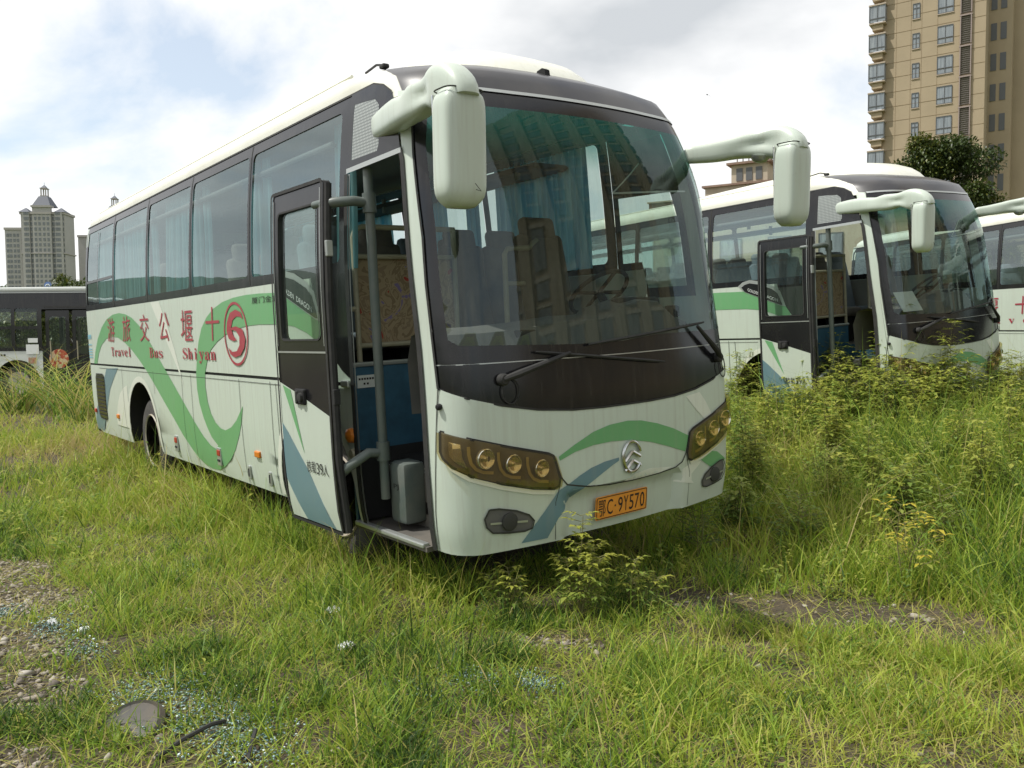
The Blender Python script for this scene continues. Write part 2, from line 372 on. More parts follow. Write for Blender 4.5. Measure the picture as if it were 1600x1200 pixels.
G_WS = glass('windscreen glass', (.60, .67, .63), 1.2, .04, band=(2.62, 2.90, (.03, .26, .20)), base=.0)
G_DOOR = glass('door glass', (.66, .76, .71), 1.5, .04, base=.02)
G_LAMP = glass('yellowed headlamp lens', (.72, .60, .36), 1.3, .04, base=.03)

# perforated film on the small window above the door
def film():
    m = bpy.data.materials.new('perforated window film'); m.use_nodes = True; t = m.node_tree; b = t.nodes['Principled BSDF']; l = t.links.new
    tc = t.nodes.new('ShaderNodeTexCoord'); mp = t.nodes.new('ShaderNodeMapping'); mp.inputs['Scale'].default_value = (52, 1, 52); l(tc.outputs['Object'], mp.inputs[0])
    vo = t.nodes.new('ShaderNodeTexVoronoi'); vo.inputs['Randomness'].default_value = 0; vo.inputs['Scale'].default_value = 1; vo.voronoi_dimensions = '3D'; l(mp.outputs[0], vo.inputs[0])
    r = t.nodes.new('ShaderNodeValToRGB'); r.color_ramp.elements[0].position = .3; r.color_ramp.elements[0].color = (.42, .45, .43, 1); r.color_ramp.elements[1].position = .42; r.color_ramp.elements[1].color = (.16, .175, .17, 1)
    l(vo.outputs['Distance'], r.inputs[0]); l(r.outputs[0], b.inputs['Base Color']); b.inputs['Roughness'].default_value = .35
    return m
M_FILM = film()
# tan patterned upholstery of the entrance partition
def pattern():
    m = bpy.data.materials.new('patterned tan partition cloth'); m.use_nodes = True; t = m.node_tree; b = t.nodes['Principled BSDF']; l = t.links.new
    tc = t.nodes.new('ShaderNodeTexCoord'); n = t.nodes.new('ShaderNodeTexNoise'); n.inputs['Scale'].default_value = 4.5; n.inputs['Detail'].default_value = 2.5; n.inputs['Distortion'].default_value = 2.2
    l(tc.outputs['Object'], n.inputs[0]); r = t.nodes.new('ShaderNodeValToRGB'); r.color_ramp.interpolation = 'CONSTANT'; e = r.color_ramp.elements
    e[0].position = 0; e[0].color = (.34, .04, .03, 1); e[1].position = .325; e[1].color = (.30, .22, .13, 1)
    for p, c in ((.40, (.22, .155, .09)), (.46, (.33, .25, .15)), (.54, (.25, .18, .11)), (.60, (.34, .26, .16)), (.66, (.19, .14, .27))): x = e.new(p); x.color = (*c, 1)
    l(n.outputs[0], r.inputs[0]); l(r.outputs[0], b.inputs['Base Color']); b.inputs['Roughness'].default_value = .85; return m
M_PATT = pattern()

def roofmat():
    """cream roof skin whose front cap is the black visor, with a swept border"""
    m = bpy.data.materials.new('cream roof with black front cap'); m.use_nodes = True; t = m.node_tree; b = t.nodes['Principled BSDF']; l = t.links.new; n = t.nodes.new
    tc = n('ShaderNodeTexCoord'); sp = n('ShaderNodeSeparateXYZ'); l(tc.outputs['Object'], sp.inputs[0])
    def M(op, a, c=None):
        q = n('ShaderNodeMath'); q.operation = op
        for i, x in enumerate((a, c)):
            if x is None: continue
            if isinstance(x, (int, float)): q.inputs[i].default_value = x
            else: l(x, q.inputs[i])
        return q.outputs[0]
    ay = M('ABSOLUTE', sp.outputs[1]); k = M('MULTIPLY', M('POWER', M('MULTIPLY', ay, .90), 5.0), .95)
    edge = M('SUBTRACT', sp.outputs[0], M('ADD', k, -1.62)); msk = n('ShaderNodeMapRange'); msk.inputs[1].default_value = -.012; msk.inputs[2].default_value = .012; l(edge, msk.inputs[0])
    nz = n('ShaderNodeTexNoise'); nz.inputs['Scale'].default_value = 2.2; nz.inputs['Detail'].default_value = 8; l(tc.outputs['Object'], nz.inputs[0])
    d = n('ShaderNodeMapRange'); d.inputs[1].default_value = .4; d.inputs[2].default_value = .75; d.inputs[4].default_value = .6; l(nz.outputs[0], d.inputs[0])
    def MX(f, a, c):
        q = n('ShaderNodeMix'); q.data_type = 'RGBA'; l(f, q.inputs[0])
        for i, x in ((6, a), (7, c)):
            if isinstance(x, tuple): q.inputs[i].default_value = (*x, 1)
            else: l(x, q.inputs[i])
        return q.outputs[2]
    l(MX(msk.outputs[0], MX(d.outputs[0], (.76, .76, .66), (.58, .56, .46)), MX(d.outputs[0], (.030, .029, .034), (.10, .092, .082))), b.inputs['Base Color'])
    b.inputs['Roughness'].default_value = .38; b.inputs['Coat Weight'].default_value = .2; return m
M_ROOF = roofmat()

def xz(l): return [(a, b) for a, b in l]
# livery outlines in (s, z)
ARCH_O = [(-9.887, 1.366), (-9.75, 1.528), (-9.544, 1.7), (-9.28, 1.842), (-8.97, 1.942), (-8.633, 1.991), (-8.305, 2.002), (-8.002, 1.977), (-7.72, 1.927), (-7.426, 1.832), (-7.156, 1.706), (-6.902, 1.565), (-6.632, 1.41), (-6.4, 1.281), (-6.15, 1.139), (-5.91, 1.003), (-5.684, .872), (-5.452, .747), (-5.266, .676), (-5.078, .634)]
ARCH_I = [(-9.696, 1.366), (-9.561, 1.504), (-9.36, 1.615), (-9.075, 1.693), (-8.749, 1.723), (-8.443, 1.705), (-8.146, 1.648), (-7.832, 1.557), (-7.54, 1.447), (-7.266, 1.327), (-6.943, 1.164), (-6.639, 1.0), (-6.353, .852), (-6.1, .7), (-5.9, .606), (-5.718, .522), (-5.542, .467), (-5.347, .444), (-5.133, .456), (-4.943, .511), (-4.753, .6), (-4.602, .707), (-4.468, .849), (-4.382, .982), (-4.338, 1.101)]
C_O = [(-2.66, 1.765), (-2.75, 1.79), (-3.38, 2.008), (-3.569, 2.012), (-3.82, 2.02), (-4.097, 2.022), (-4.395, 2.012), (-4.67, 1.986), (-4.918, 1.934), (-5.108, 1.865), (-5.269, 1.768), (-5.382, 1.64), (-5.462, 1.484), (-5.517, 1.343), (-5.522, 1.202), (-5.481, 1.063), (-5.401, .945), (-5.31, .847), (-5.21, .759), (-5.056, .696)]
C_I = [(-2.66, 1.60), (-2.814, 1.646), (-2.979, 1.705), (-3.175, 1.75), (-3.364, 1.769), (-3.598, 1.774), (-3.859, 1.778), (-4.099, 1.772), (-4.355, 1.75), (-4.632, 1.705), (-4.856, 1.647), (-5.044, 1.573), (-5.168, 1.471), (-5.258, 1.35), (-5.274, 1.229), (-5.241, 1.093), (-5.171, .986), (-5.063, .908), (-4.927, .863), (-4.809, .856), (-4.659, .894), (-4.517, .964), (-4.403, 1.051), (-4.338, 1.101)]
def swoosh():
    a = ARCH_O + [(-5.056, .70)]
    return ARCH_O + C_O[::-1][:0], a
GREEN1 = ARCH_O[:-1] + [(-5.12, .655), (-5.056, .696)] + [(-5.0, .74), (-4.927, .863), (-4.809, .856), (-4.659, .894), (-4.517, .964), (-4.403, 1.051)] + ARCH_I[::-1]
GREEN2 = C_O + [(-5.0, .74), (-4.927, .863)] + C_I[::-1][6:]
SLASH = [(-6.915, 2.072), (-6.599, 2.072), (-6.354, 1.832), (-6.139, 1.55), (-5.924, 1.195), (-6.102, 1.383), (-6.403, 1.643)]
BLUE_R = [(-9.198, 1.309), (-8.578, 1.328), (-8.787, 1.221), (-9.074, 1.051), (-9.196, .933), (-9.30, .82), (-9.42, .70), (-9.55, .6), (-9.75, .45), (-10.12, .45), (-10.1, .60), (-9.949, .762), (-9.741, .86), (-9.55, 1.0), (-9.374, 1.17)]
CIRC = [(-8.877, .60), (-8.85, .70), (-8.802, .781), (-8.713, .896), (-8.574, 1.011), (-8.391, 1.091), (-8.20, 1.128), (-8.20, .60)]
GRILLE = [(-9.801, 1.227), (-9.42, 1.232), (-9.37, 1.2), (-9.345, 1.104), (-9.38, .66), (-9.42, .625), (-9.749, .632), (-9.82, .68), (-9.85, .80), (-9.85, 1.17)]
F_GREEN = [(-.565, .925), (-.445, .983), (-.302, 1.042), (-.171, 1.07), (-.015, 1.079), (.109, 1.066), (.262, 1.03), (.427, .977), (.60, .905), (.546, .808), (.371, .866), (.189, .92), (0, .956), (-.157, .967), (-.306, .962), (-.447, .938), (-.558, .901)]
F_BLUE = [(-.101, .86), (-.22, .85), (-.331, .826), (-.412, .795), (-.491, .758), (-.578, .723), (-.675, .62), (-.845, .45), (-.662, .45), (-.579, .563), (-.494, .626), (-.389, .712), (-.261, .773), (-.166, .816), (-.103, .84)]
F_GREEN2 = [(.846, .77), (.96, .748), (1.094, .675), (.95, .615), (.817, .68), (.72, .734)]
PALES = [[(-.062, .704), (.038, .737), (.173, .753), (.402, .728), (.268, .707), (.143, .70), (.024, .698)], [(.576, 1.174), (.743, 1.187), (.821, 1.113), (.893, 1.021), (.814, .983), (.695, 1.071)], [(.527, .693), (.621, .721), (.741, .714), (.721, .695), (.624, .644), (.628, .6), (.66, .574), (.477, .609)]]
HEADL = [(-1.304, 1.132), (-1.121, 1.085), (-.9, 1.021), (-.64, .953), (-.606, .935), (-.594, .905), (-.564, .796), (-.575, .755), (-.61, .742), (-.753, .765), (-.95, .817), (-1.131, .879), (-1.233, .933), (-1.29, .979), (-1.31, 1.02)]
LIP = [(-1.306, .995), (-1.233, .926), (-1.131, .873), (-.95, .81), (-.753, .758), (-.597, .734), (-.611, .708), (-.755, .729), (-.952, .782), (-1.146, .852), (-1.248, .915)]
FOG = [(-1.042, .681), (-.981, .678), (-.872, .652), (-.79, .615), (-.756, .576), (-.77, .534), (-.82, .524), (-.925, .53), (-1.027, .544), (-1.063, .581), (-1.073, .63)]
def mir(l): return [(-a, b) for a, b in l][::-1]
def recess(s, z):
    """the number plate sits in a shallow pocket of the bumper"""
    a = abs(s); t = 1 - min(1, max(0, (a - .47) / .08)); b = min(1, max(0, (.72 - z) / .07)); t = t * t * (3 - 2 * t); b = b * b * (3 - 2 * b); return -.055 * t * b
def FR(off): return lambda s, z: (lambda p: (p[0] + recess(s, z), p[1], p[2]))(surf(s, z, off))

def arch(cx, r, side, n=18, foot=Z_SK):
    """wheel arch cut-out as (x, z) from front foot over the top to the rear foot"""
    h = 1.19 - r
    return [(cx + r * math.cos(math.pi * k / n), h + r * math.sin(math.pi * k / n)) for k in range(n + 1)]
WH = [-6.56, -1.95]

def build_coach():
    root = empty('coach')
    # ---- painted body shell with its livery
    b = MB()
    xs = lambda x, sd: sd * (S0 + (X0 - x))
    def lower(sd, x1):
        """skirt panel from the front post to the rear corner, notched by the wheel arches"""
        p = [(X_REAR, Z_SK)]
        for cx in WH:
            if cx > x1: continue
            a = arch(cx, .62, sd); p += [(cx - .62, Z_SK)] + a[::-1] + [(cx + .62, Z_SK)]
        p += [(x1, Z_SK), (x1, Z_BELT - .012), (X_REAR, Z_BELT - .012)]
        q = [p[0]]
        for k in p[1:]:
            if math.hypot(k[0] - q[-1][0], k[1] - q[-1][1]) > 1e-4: q.append(k)
        return [(xs(x, sd), z) for x, z in q]
    b.sheet([lower(-1, -1.265)], SK(), P_BODY, .5, .1)
    b.sheet([lower(1, -.95)], SK(), P_BODY, .5, .1)
    for sd, x1 in ((-1, -1.265), (1, -.95)):
        b.sheet([[(xs(X_REAR, sd), Z_BELT + .012), (xs(x1, sd), Z_BELT + .012), (xs(x1, sd), Z_WB), (xs(X_REAR, sd), Z_WB)]], SK(), P_BODY, .6, .12)
        b.sheet([[(xs(X_REAR, sd), Z_BELT - .012), (xs(x1, sd), Z_BELT - .012), (xs(x1, sd), Z_BELT + .012), (xs(X_REAR, sd), Z_BELT + .012)]], SK(-.012), M_SEAM, 1, .1)
    # front mask, bumper and screen posts as one U shaped skin
    u = [(-1.445, .42), (1.445, .42), (1.445, .8), (1.45, 1.6), (1.535, 2.68), (1.60, 3.10)] + WS_E[::-1] + WS_B[::-1] + [(-a, c) for a, c in WS_E] + [(-1.60, 3.10), (-1.535, 2.68), (-1.45, 1.6), (-1.443, .8)]
    b.sheet([u], FR(0), P_BODY, .05, .045)
    # left side front: driver's side panel up to the skirt panel
    sL = xs(-.95, 1)
    b.sheet([[(1.445, .42), (sL, .42), (sL, 1.85), (1.47, 1.85), (1.45, 1.6), (1.443, .8)]], SK(), P_BODY, .15, .1)
    # rear end, rounded corners
    for z0, z1, mt in ((.42, 2.1, P_BODY), (2.1, 2.95, P_DARK), (2.95, Z_WT + .03, P_BODY)):
        n = 7; vs = []; zs_ = [z0 + (z1 - z0) * i / 6 for i in range(7)]
        for z in zs_:
            wv = prof(z)[0]; xr = -9.22 + max(0, z - 1.6) * .09
            row = []
            for sd in (-1, 1):
                arc = [(X_REAR, wv)] + [(xr + .12 - .12 * math.sin(t * math.pi / 2 / 5), wv - .12 + .12 * math.cos(t * math.pi / 2 / 5)) for t in range(6)]
                arc = [(x, sd * y, z) for x, y in arc]; row += arc if sd < 0 else arc[::-1]
            vs += row
        m = len(row); b.add(vs, [(i * m + k, i * m + k + 1, (i + 1) * m + k + 1, (i + 1) * m + k) for i in range(6) for k in range(m - 1)], mt)
    # wheel arch lips and dark inner wells
    for sd in (-1, 1):
        for cx in WH:
            a = [(cx + .62, .44)] + arch(cx, .62, sd) + [(cx - .62, .44)]; o = [(cx + .685, .44)] + [(cx + .685 * math.cos(math.pi * k / 18), .57 + .685 * math.sin(math.pi * k / 18)) for k in range(19)] + [(cx - .685, .44)]
            b.sheet([[(xs(x, sd), z) for x, z in a] + [(xs(x, sd), z) for x, z in o[::-1]]], SK(.006), P_PALE, .2, .1)
            k = len(a); vs = [surf(xs(x, sd), z) for x, z in a]; vs += [(p[0], p[1] - sd * .6, p[2]) for p in vs]
            b.add(vs, [(i, i + 1, i + 1 + k, i + k) for i in range(k - 1)], M_BLACK)
    # livery, each sheet a few mm proud of the paint below
    b.sheet([GREEN1], SK(.003), P_GREEN, .25, .08); b.sheet([GREEN2], SK(.0035), P_GREEN, .25, .08)
    b.sheet([SLASH], SK(.0025), P_PALE, .3, .1); b.sheet([BLUE_R], SK(.003), P_BLUE, .3, .1); b.sheet([CIRC], SK(.0022), P_PALE, .3, .1)
    b.sheet([F_GREEN], FR(.003), P_GREEN, .06, .04); b.sheet([F_BLUE], FR(.003), P_BLUE, .05, .03); b.sheet([F_GREEN2], FR(.003), P_GREEN, .05, .04)
    for q in PALES: b.sheet([q], FR(.0025), P_PALE, .05, .04)
    for q in (LIP, mir(LIP)): b.sheet([q], FR(.006), P_PALE, .05, .03)
    # seams
    LN = lambda pl, wd=.007, f=SK(.004): b.line(pl, wd, f, M_SEAM)
    for x0 in (-8.40, -5.98 + -1.035 + 1.02, -5.70, -4.39, -3.71): LN([(x0, 1.33), (x0 - .0, .43)])
    LN([(-7.01, 1.33), (-7.0, 1.08)]); LN([(-3.60, 1.32), (-3.56, .43)]); LN([(-9.6, 1.31), (-3.2, 1.31)], .005)
    LN([(-1.402, .42), (-1.395, .66), (-1.322, 1.25), (-1.305, 1.37)], .007, FR(.004)); LN([(1.402, .42), (1.395, .66), (1.322, 1.25), (1.305, 1.37)], .007, FR(.004))
    m_l = [(-.600, .935), (-.555, .80), (-.513, .752), (-.45, .737), (-.363, .718), (-.171, .70), (.038, .696), (.268, .703), (.437, .718), (.513, .745), (.555, .80), (.60, .935)]
    LN(m_l, .009, FR(.004))
    LN([(-.565, .755), (-.60, .66), (-.605, .43)], .004, FR(.004)); LN([(.565, .755), (.60, .66), (.605, .43)], .004, FR(.004))
    b.build('body', root, R(35))
    # ---- black window band with the openings, both sides
    for sd in (-1, 1):
        bd = MB(); holes = []; panes = []
        X = [-1.265] + PIL + [X_REAR + .02]
        for i in range(5):
            x1, x0 = X[i] - (.11 if i == 0 else .045), X[i + 1] + .045
            if i == 4: x0 = X[5] + .06
            holes.append([(xs(x, sd), z) for x, z in rrect(x0, x1, Z_WB + .075, Z_WT - .085, .05)])
        front = -1.265 if sd < 0 else -1.265
        outer = [(xs(X_REAR, sd), Z_WB), (xs(front, sd), Z_WB), (xs(front, sd), Z_WT), (xs(X_REAR + .12, sd), Z_WT), (xs(X_REAR + .03, sd), Z_WT - .1)]
        bd.sheet([outer] + holes, SK(.001), P_DARK, .4, .12)
        # over the door: dark panel, drops at its front to the mirror
        fr = [(-2.30, 2.715), (-1.555, 2.735), (-1.60, 3.0), (-1.66, 3.10), (-1.78, 3.165), (-1.95, Z_WT), (-2.30, Z_WT)]
        if sd < 0:
            hole = [(-2.235, 2.78), (-1.86, 2.78), (-1.84, 2.82), (-1.84, 3.06), (-1.90, 3.105), (-2.235, 3.13)]
            bd.sheet([fr, hole], SK(.007), P_DARK, .15, .1); bd.sheet([hole], SK(.006), M_FILM, .1, .08)
        else:
            dr = [(1.47, 1.85), (sL, 1.85), (sL, Z_WB), (xs(-1.265, 1), Z_WB), (xs(-1.265, 1), Z_WT), (1.78, 3.165), (1.62, 3.08), (1.535, 2.68)]
            hole = [(1.56, 1.93), (sL - .02, 1.93), (2.02, 2.14), (2.24, 2.14), (2.24, 2.66), (1.64, 2.64), (1.59, 2.4)]
            bd.sheet([dr, hole], SK(.006), P_DARK, .15, .1); bd.sheet([[(xs(-.95, 1), 1.85), (xs(-1.265, 1), 1.85), (xs(-1.265, 1), Z_WB), (xs(-.95, 1), Z_WB)]], SK(0), P_BODY, .3, .2)
            bd.sheet([[(xs(-.95, 1), .42), (xs(-1.265, 1), .42), (xs(-1.265, 1), 1.85), (xs(-.95, 1), 1.85)]], SK(-.004), P_BODY, .3, .2)
            gp = MB(); gp.sheet([hole], SK(-.004), G_DOOR, .15, .12); gp.build('driver_window', root, True)
        if sd < 0: bd.sheet([[(-2.85, Z_WB), (-2.80, 1.90), (-2.735, 1.79), (-2.66, 1.69), (-2.576, 1.589), (-2.53, 1.505), (-2.452, 1.45), (-2.357, 1.406), (-2.305, 1.395), (-2.305, Z_WB)]], SK(.0055), P_DARK, .1, .08)
        for x0 in PIL: bd.line([(xs(x0, sd), Z_WB + .01), (xs(x0, sd), Z_WT - .01)], .012, SK(.004), M_SEAM)
        if sd < 0: bd.line([(xs(X_REAR, sd), Z_WT + .004), (xs(front, sd), Z_WT + .004), (-1.95, Z_WT + .004), (-1.78, 3.169), (-1.66, 3.104)], .014, SK(.006), M_RUB); bd.line([(-2.30, 2.72), (-1.545, 2.735)], .03, SK(.01), M_SILVER)
        bd.build('window_frame', root, R(35))
        for h in holes:
            g = MB(); g.sheet([h], SK(-.006), G_SIDE, .5, .15); g.build('side_window', root, True)
    sl = MB(); x0 = -8.36   # rear slider of the last window
    sl.line([(XS(-8.36), 2.17), (XS(-8.36), 3.08)], .035, SK(.003), P_DARK); sl.line([(XS(-9.0), 2.46), (XS(-7.58), 2.46)], .035, SK(.003), P_DARK)
    sl.build('window_slider', root, R(35))
    # ---- windscreen, wiper panel, frit border
    seam = [(-1.315, 1.50), (-.6, 1.497), (0, 1.495), (.6, 1.497), (1.315, 1.50)]
    we = [(-a, c) for a, c in WS_E[::-1]]
    fm = MB()
    fm.sheet([WS_B + seam[::-1]], SK(-.004), P_DARK, .06, .05)
    top = [(1.46, 3.08), (.7, 3.068), (0, 3.066), (-.7, 3.068), (-1.46, 3.08)]
    outer = [(-1.315, 1.503)] + [(a, 1.50) for a in (-.6, 0, .6)] + [(1.315, 1.503)] + WS_E[:-1] + top + we[1:]
    hole = [(-1.23, 1.64), (-1.17, 1.605), (-.4, 1.575), (0, 1.575), (.3, 1.60), (1.17, 1.605), (1.23, 1.64), (1.265, 2.0), (1.28, 2.3), (1.335, 2.75), (1.33, 2.93), (1.25, 2.97), (.6, 2.965), (0, 2.965), (-.6, 2.965), (-1.25, 2.97), (-1.33, 2.93), (-1.335, 2.75), (-1.28, 2.3), (-1.265, 2.0)]
    fm.sheet([outer, hole], SK(-.004), P_DARK, .06, .06)
    fm.line([(a, c) for a, c in seam], .006, SK(.0), M_SILVER); fm.line(top, .02, SK(.004), M_SILVER)
    fm.line([(-1.305, 1.37)] + [(-a, c) for a, c in WS_E], .014, SK(.006), M_RUB); fm.line([(1.305, 1.37)] + WS_E, .02, SK(.012), M_RUB); fm.line(WS_B, .012, SK(.004), M_RUB)
    fm.build('windscreen_frame', root, R(35))
    g = MB(); g.sheet([hole], SK(-.003), G_WS, .06, .07); g.build('windscreen', root, True)
    # ---- roof, loops that rise and draw in
    rows = [(3.065, None), (3.11, None), (3.15, None), (Z_WT, None), (3.25, (1.112, -.435, 3.4, .62, -9.1)), (3.30, (1.098, -.55, 3.2, .70, -9.08)), (3.345, (1.062, -.70, 3.1, .76, -9.03)), (3.385, (1.005, -.87, 3.0, .76, -8.96)), (3.414, (.93, -1.04, 3.0, .72, -8.88)), (3.435, (.82, -1.22, 3.0, .64, -8.78)), (3.449, (.68, -1.42, 3.0, .52, -8.65)), (3.457, (.5, -1.66, 3.0, .38, -8.45)), (3.461, (.28, -1.95, 3.0, .22, -8.2))]
    rf = MB(); vs = []; NF = 60
    def oo(s, par):
        global X0, S0
        a, c = X0, S0; X0 = -2.4; S0 = outl(*par)[4]; r = outpt(s * S0, *par); X0, S0 = a, c; return r
    for z, par in rows:
        xr = par[4] if par else -9.22 + (z - 1.6) * .09; q = par[:4] if par else prof(z); row = [(*oo(-1 + 2 * k / NF, q), z) for k in range(NF + 1)]
        wv = q[0]; rc = .15
        tail = [(x, wv, z) for x in (-4, -6, -7.5, -8.4, xr + rc + .05)] if xr < -8.6 else [(x, wv, z) for x in (-4, -6, -7.5, -7.9, xr + .02)]
        tail += [(xr + rc - rc * math.sin(t), wv - rc + rc * math.cos(t), z) for t in (.3, .8, 1.3, math.pi / 2)]
        row += tail + [(x, -y, zz) for x, y, zz in tail[::-1]]; vs += row
    m = len(row); fs = []
    for i in range(len(rows) - 1):
        for k in range(m):
            k2 = (k + 1) % m; cx = (vs[i * m + k][0] + vs[i * m + k2][0]) / 2
            if i < 3 and cx < -.95: continue
            fs.append((i * m + k, i * m + k2, (i + 1) * m + k2, (i + 1) * m + k))
    fs.append(tuple(range((len(rows) - 1) * m, len(rows) * m))); rf.add(vs, fs, M_ROOF)
    # drip rail
    rf.tube([(x, -.985, 3.398) for x in (-1.5, -3, -5, -7, -8.9)], .012, P_ROOF, 6); rf.tube([(x, .985, 3.398) for x in (-1.5, -3, -5, -7, -8.9)], .012, P_ROOF, 6)
    rf.build('roof', root, R(50))
    ac = MB(); n = 26; vs = []; XA = [(-.50, -.22), (-.55, -.13), (-.62, -.045), (-.72, .03), (-.88, .095), (-1.1, .14), (-1.4, .155), (-1.9, .15), (-2.6, .135), (-3.4, .11), (-4.0, .07), (-4.4, -.02)]
    for x, h in XA:
        ww = .80 * min(1, .80 + (-.56 - x) * .5) if x > -2.2 else .80
        for k in range(n + 1):
            f = -1 + 2 * k / n; vs.append((x - .06 - .28 * abs(f) ** 3 * (1 if x > -1.2 else max(0, 1 - (-1.2 - x))), ww * f, 3.437 + h * (1 - abs(f) ** 3.2) - .11 * abs(f) ** 6))
    ac.add(vs, [(i * (n + 1) + k, i * (n + 1) + k + 1, (i + 1) * (n + 1) + k + 1, (i + 1) * (n + 1) + k) for i in range(len(XA) - 1) for k in range(n)], P_ROOF)
    ac.build('roof_fairing', root, R(50))
    for x in (-5.3, -7.2): hb = MB(); hb.box((x, 0, 3.48), (.75, .62, .07), P_ROOF, .025); hb.build('roof_hatch', root, R(50))
    fin = MB(); px_, py_, pz_ = surf(-.16, 3.22); fin.prism([(0, 0), (.10, 0), (.085, .03), (.035, .055), (.01, .05)], lambda a, c: (-.50 - a, py_ - .02, 3.262 + c + a * .35), lambda a, c: (-.50 - a, py_ + .02, 3.262 + c + a * .35), M_BLACK)
    fin.build('antenna', root)
    br = MB(); br.box((-1.25, -.88, 3.415), (.06, .05, .03), M_RUB, .01); br.tube([(-1.25, -.88, 3.425), (-1.35, -.88, 3.45), (-1.5, -.88, 3.435)], .008, M_RUB, 5); br.build('roof_bracket', root)
    # ---- headlights: dark pocket, three lamps with curled trims, side indicator, smoked lens
    for sd in (-1, 1):
        h = MB(); ol = HEADL if sd < 0 else mir(HEADL)
        h.sheet([ol], FR(.006), M_LAMPDARK, .05, .03); h.line(ol + [ol[0]], .016, FR(.009), M_RUB)
        hd = h.build('headlight', root, R(35))
        for (s_, z_), rr in zip([(-1.055, .972), (-.885, .924), (-.701, .876)], (.058, .055, .052)):
            lm = MB(); o = Vector(surf(s_ if sd < 0 else -s_, z_, .008)); d = Vector((1, 0, -.02))
            lm.lathe([(rr, .0), (rr, .020), (rr * .94, .023), (rr * .86, .016), (rr * .6, .004), (rr * .3, .001), (rr * .26, .015), (rr * .12, .020), (0.001, .020)], o, d, M_REFL, 32); lm.build('lamp', hd, R(40))
            tr = MB(); arc = [(s_ - .085 + .0, z_ + .075), (s_ - .085, z_ + .03), (s_ - .075, z_ - .02), (s_ - .05, z_ - .055), (s_ - .01, z_ - .075), (s_ + .05, z_ - .085)]
            tr.line([(x if sd < 0 else -x, z) for x, z in arc], .018, FR(.012), M_LAMPTRIM, step=.02); tr.build('lamp_trim', hd)
        iv = MB(); q = [(-1.25, 1.075), (-1.18, 1.06), (-1.175, .985), (-1.15, .925), (-1.22, .965), (-1.25, 1.0)]; iv.sheet([q if sd < 0 else mir(q)], FR(.010), M_REFL, .04, .03); iv.build('indicator', hd, True)
        ln = MB(); ln.sheet([ol], FR(.036), G_LAMP, .05, .03); ln.build('lens', hd, True)
        fg = MB(); ol = FOG if sd < 0 else mir(FOG); fg.sheet([ol], FR(.004), M_DASH, .04, .03); fg.line(ol + [ol[0]], .010, FR(.012), M_SEAM, step=.03)
        o = surf(sd * .918, .595, .006); fg.line([(sd * 1.04, .60), (sd * .80, .58)], .012, FR(.012), M_SILVER)
        fl = fg.build('fog_lamp', root, R(35)); lm = MB(); lm.lathe([(.052, 0), (.052, .012), (.044, .016)], o, (1, 0, 0), M_SEAM, 24); lm.lathe([(.042, .004), (.036, .010), (.001, .014)], o, (1, 0, 0), M_LAMPDARK, 24); lm.build('lamp', fl, R(40))
    # ---- emblem: open ring with two chevrons
    em = MB(); ring = [(0 + .075 * math.cos(t), .854 + .094 * math.sin(t)) for t in [R(a) for a in range(15, 331, 9)]]
    em.tube([surf(-a * -1, z, .014) for a, z in ring], .011, M_CHROME, 8)
    for dz in (.012, -.045): em.tube([surf(a, z + dz, .012) for a, z in ((-.062, .815), (0, .868), (.012, .868), (.072, .835))], .012, M_CHROME, 6)
    for p in ((-.035, .80), (-.015, .815)): em.tube([surf(p[0] - .02, p[1] - .02, .012), surf(p[0] + .02, p[1] + .015, .012)], .007, M_CHROME, 6)
    em.build('emblem', root, R(40))
    # ---- number plate
    pl = MB(); PX = -.045; pf = lambda off: (lambda a, c: (PX + off + (c - .555) * .10, -.046 + a, c))
    pl.prism(rrect(-.226, .226, .482, .628, .012), pf(-.002), pf(.004), M_PLATE); po = pl.build('license_plate', root)
    tx = MB(); tx.line(rrect(-.219, .219, .489, .621, .010) + [rrect(-.219, .219, .489, .621, .010)[0]], .005, pf(.006), M_INK)
    tx.text('鄂', -.205, -.145, .503, .606, pf(.006), M_INK); tx.text('C', -.132, -.082, .506, .602, pf(.006), M_INK); tx.text('·', -.068, -.055, .548, .561, pf(.006), M_INK)
    for i, c in enumerate('9Y570'): tx.text(c, -.035 + i * .049, .004 + i * .049, .506, .602, pf(.006), M_INK)
    tx.build('lettering', po)
    for a, c in ((-.12, .617), (.12, .617), (-.12, .493), (.12, .493)): pass
    # ---- wipers
    for piv, el, b0, b1 in (((-.923, 1.403), (-.474, 1.524), (-.70, 1.545), (.345, 1.42)), ((1.02, 1.405), (.73, 1.63), (-.312, 1.565), (.86, 1.655))):
        wp = MB(); wp.tube([surf(*piv, .03), surf(piv[0] * .8 + el[0] * .2, piv[1] * .8 + el[1] * .2, .045), surf(*el, .045)], [.017, .022, .011], M_RUB, 8)
        wp.lathe([(.035, 0), (.035, .03), (.025, .04)], surf(*piv, .0), (1, 0, .05), M_RUB, 14); wr = wp.build('wiper', root, R(40))
        bl = MB(); k = 10; bl.tube([surf(b0[0] + (b1[0] - b0[0]) * i / k, b0[1] + (b1[1] - b0[1]) * i / k, .022) for i in range(k + 1)], [.006] + [.010] * (k - 1) + [.006], M_RUB, 6); bl.build('wiper_blade', wr)
        lp = MB(); lp.tube([surf(piv[0] + .05 + .055 * math.cos(t), piv[1] - .07 + .07 * math.sin(t), .012) for t in [R(a) for a in range(100, 431, 22)]], .004, M_RUB, 5, cap=False); lp.build('washer_hose', wr)
    nz = MB(); nz.lathe([(.018, 0), (.018, .02), (.008, .03)], surf(-1.30, 1.27, .0), (.4, -1, 0), M_BLACK, 12); nz.build('washer_nozzle', root)
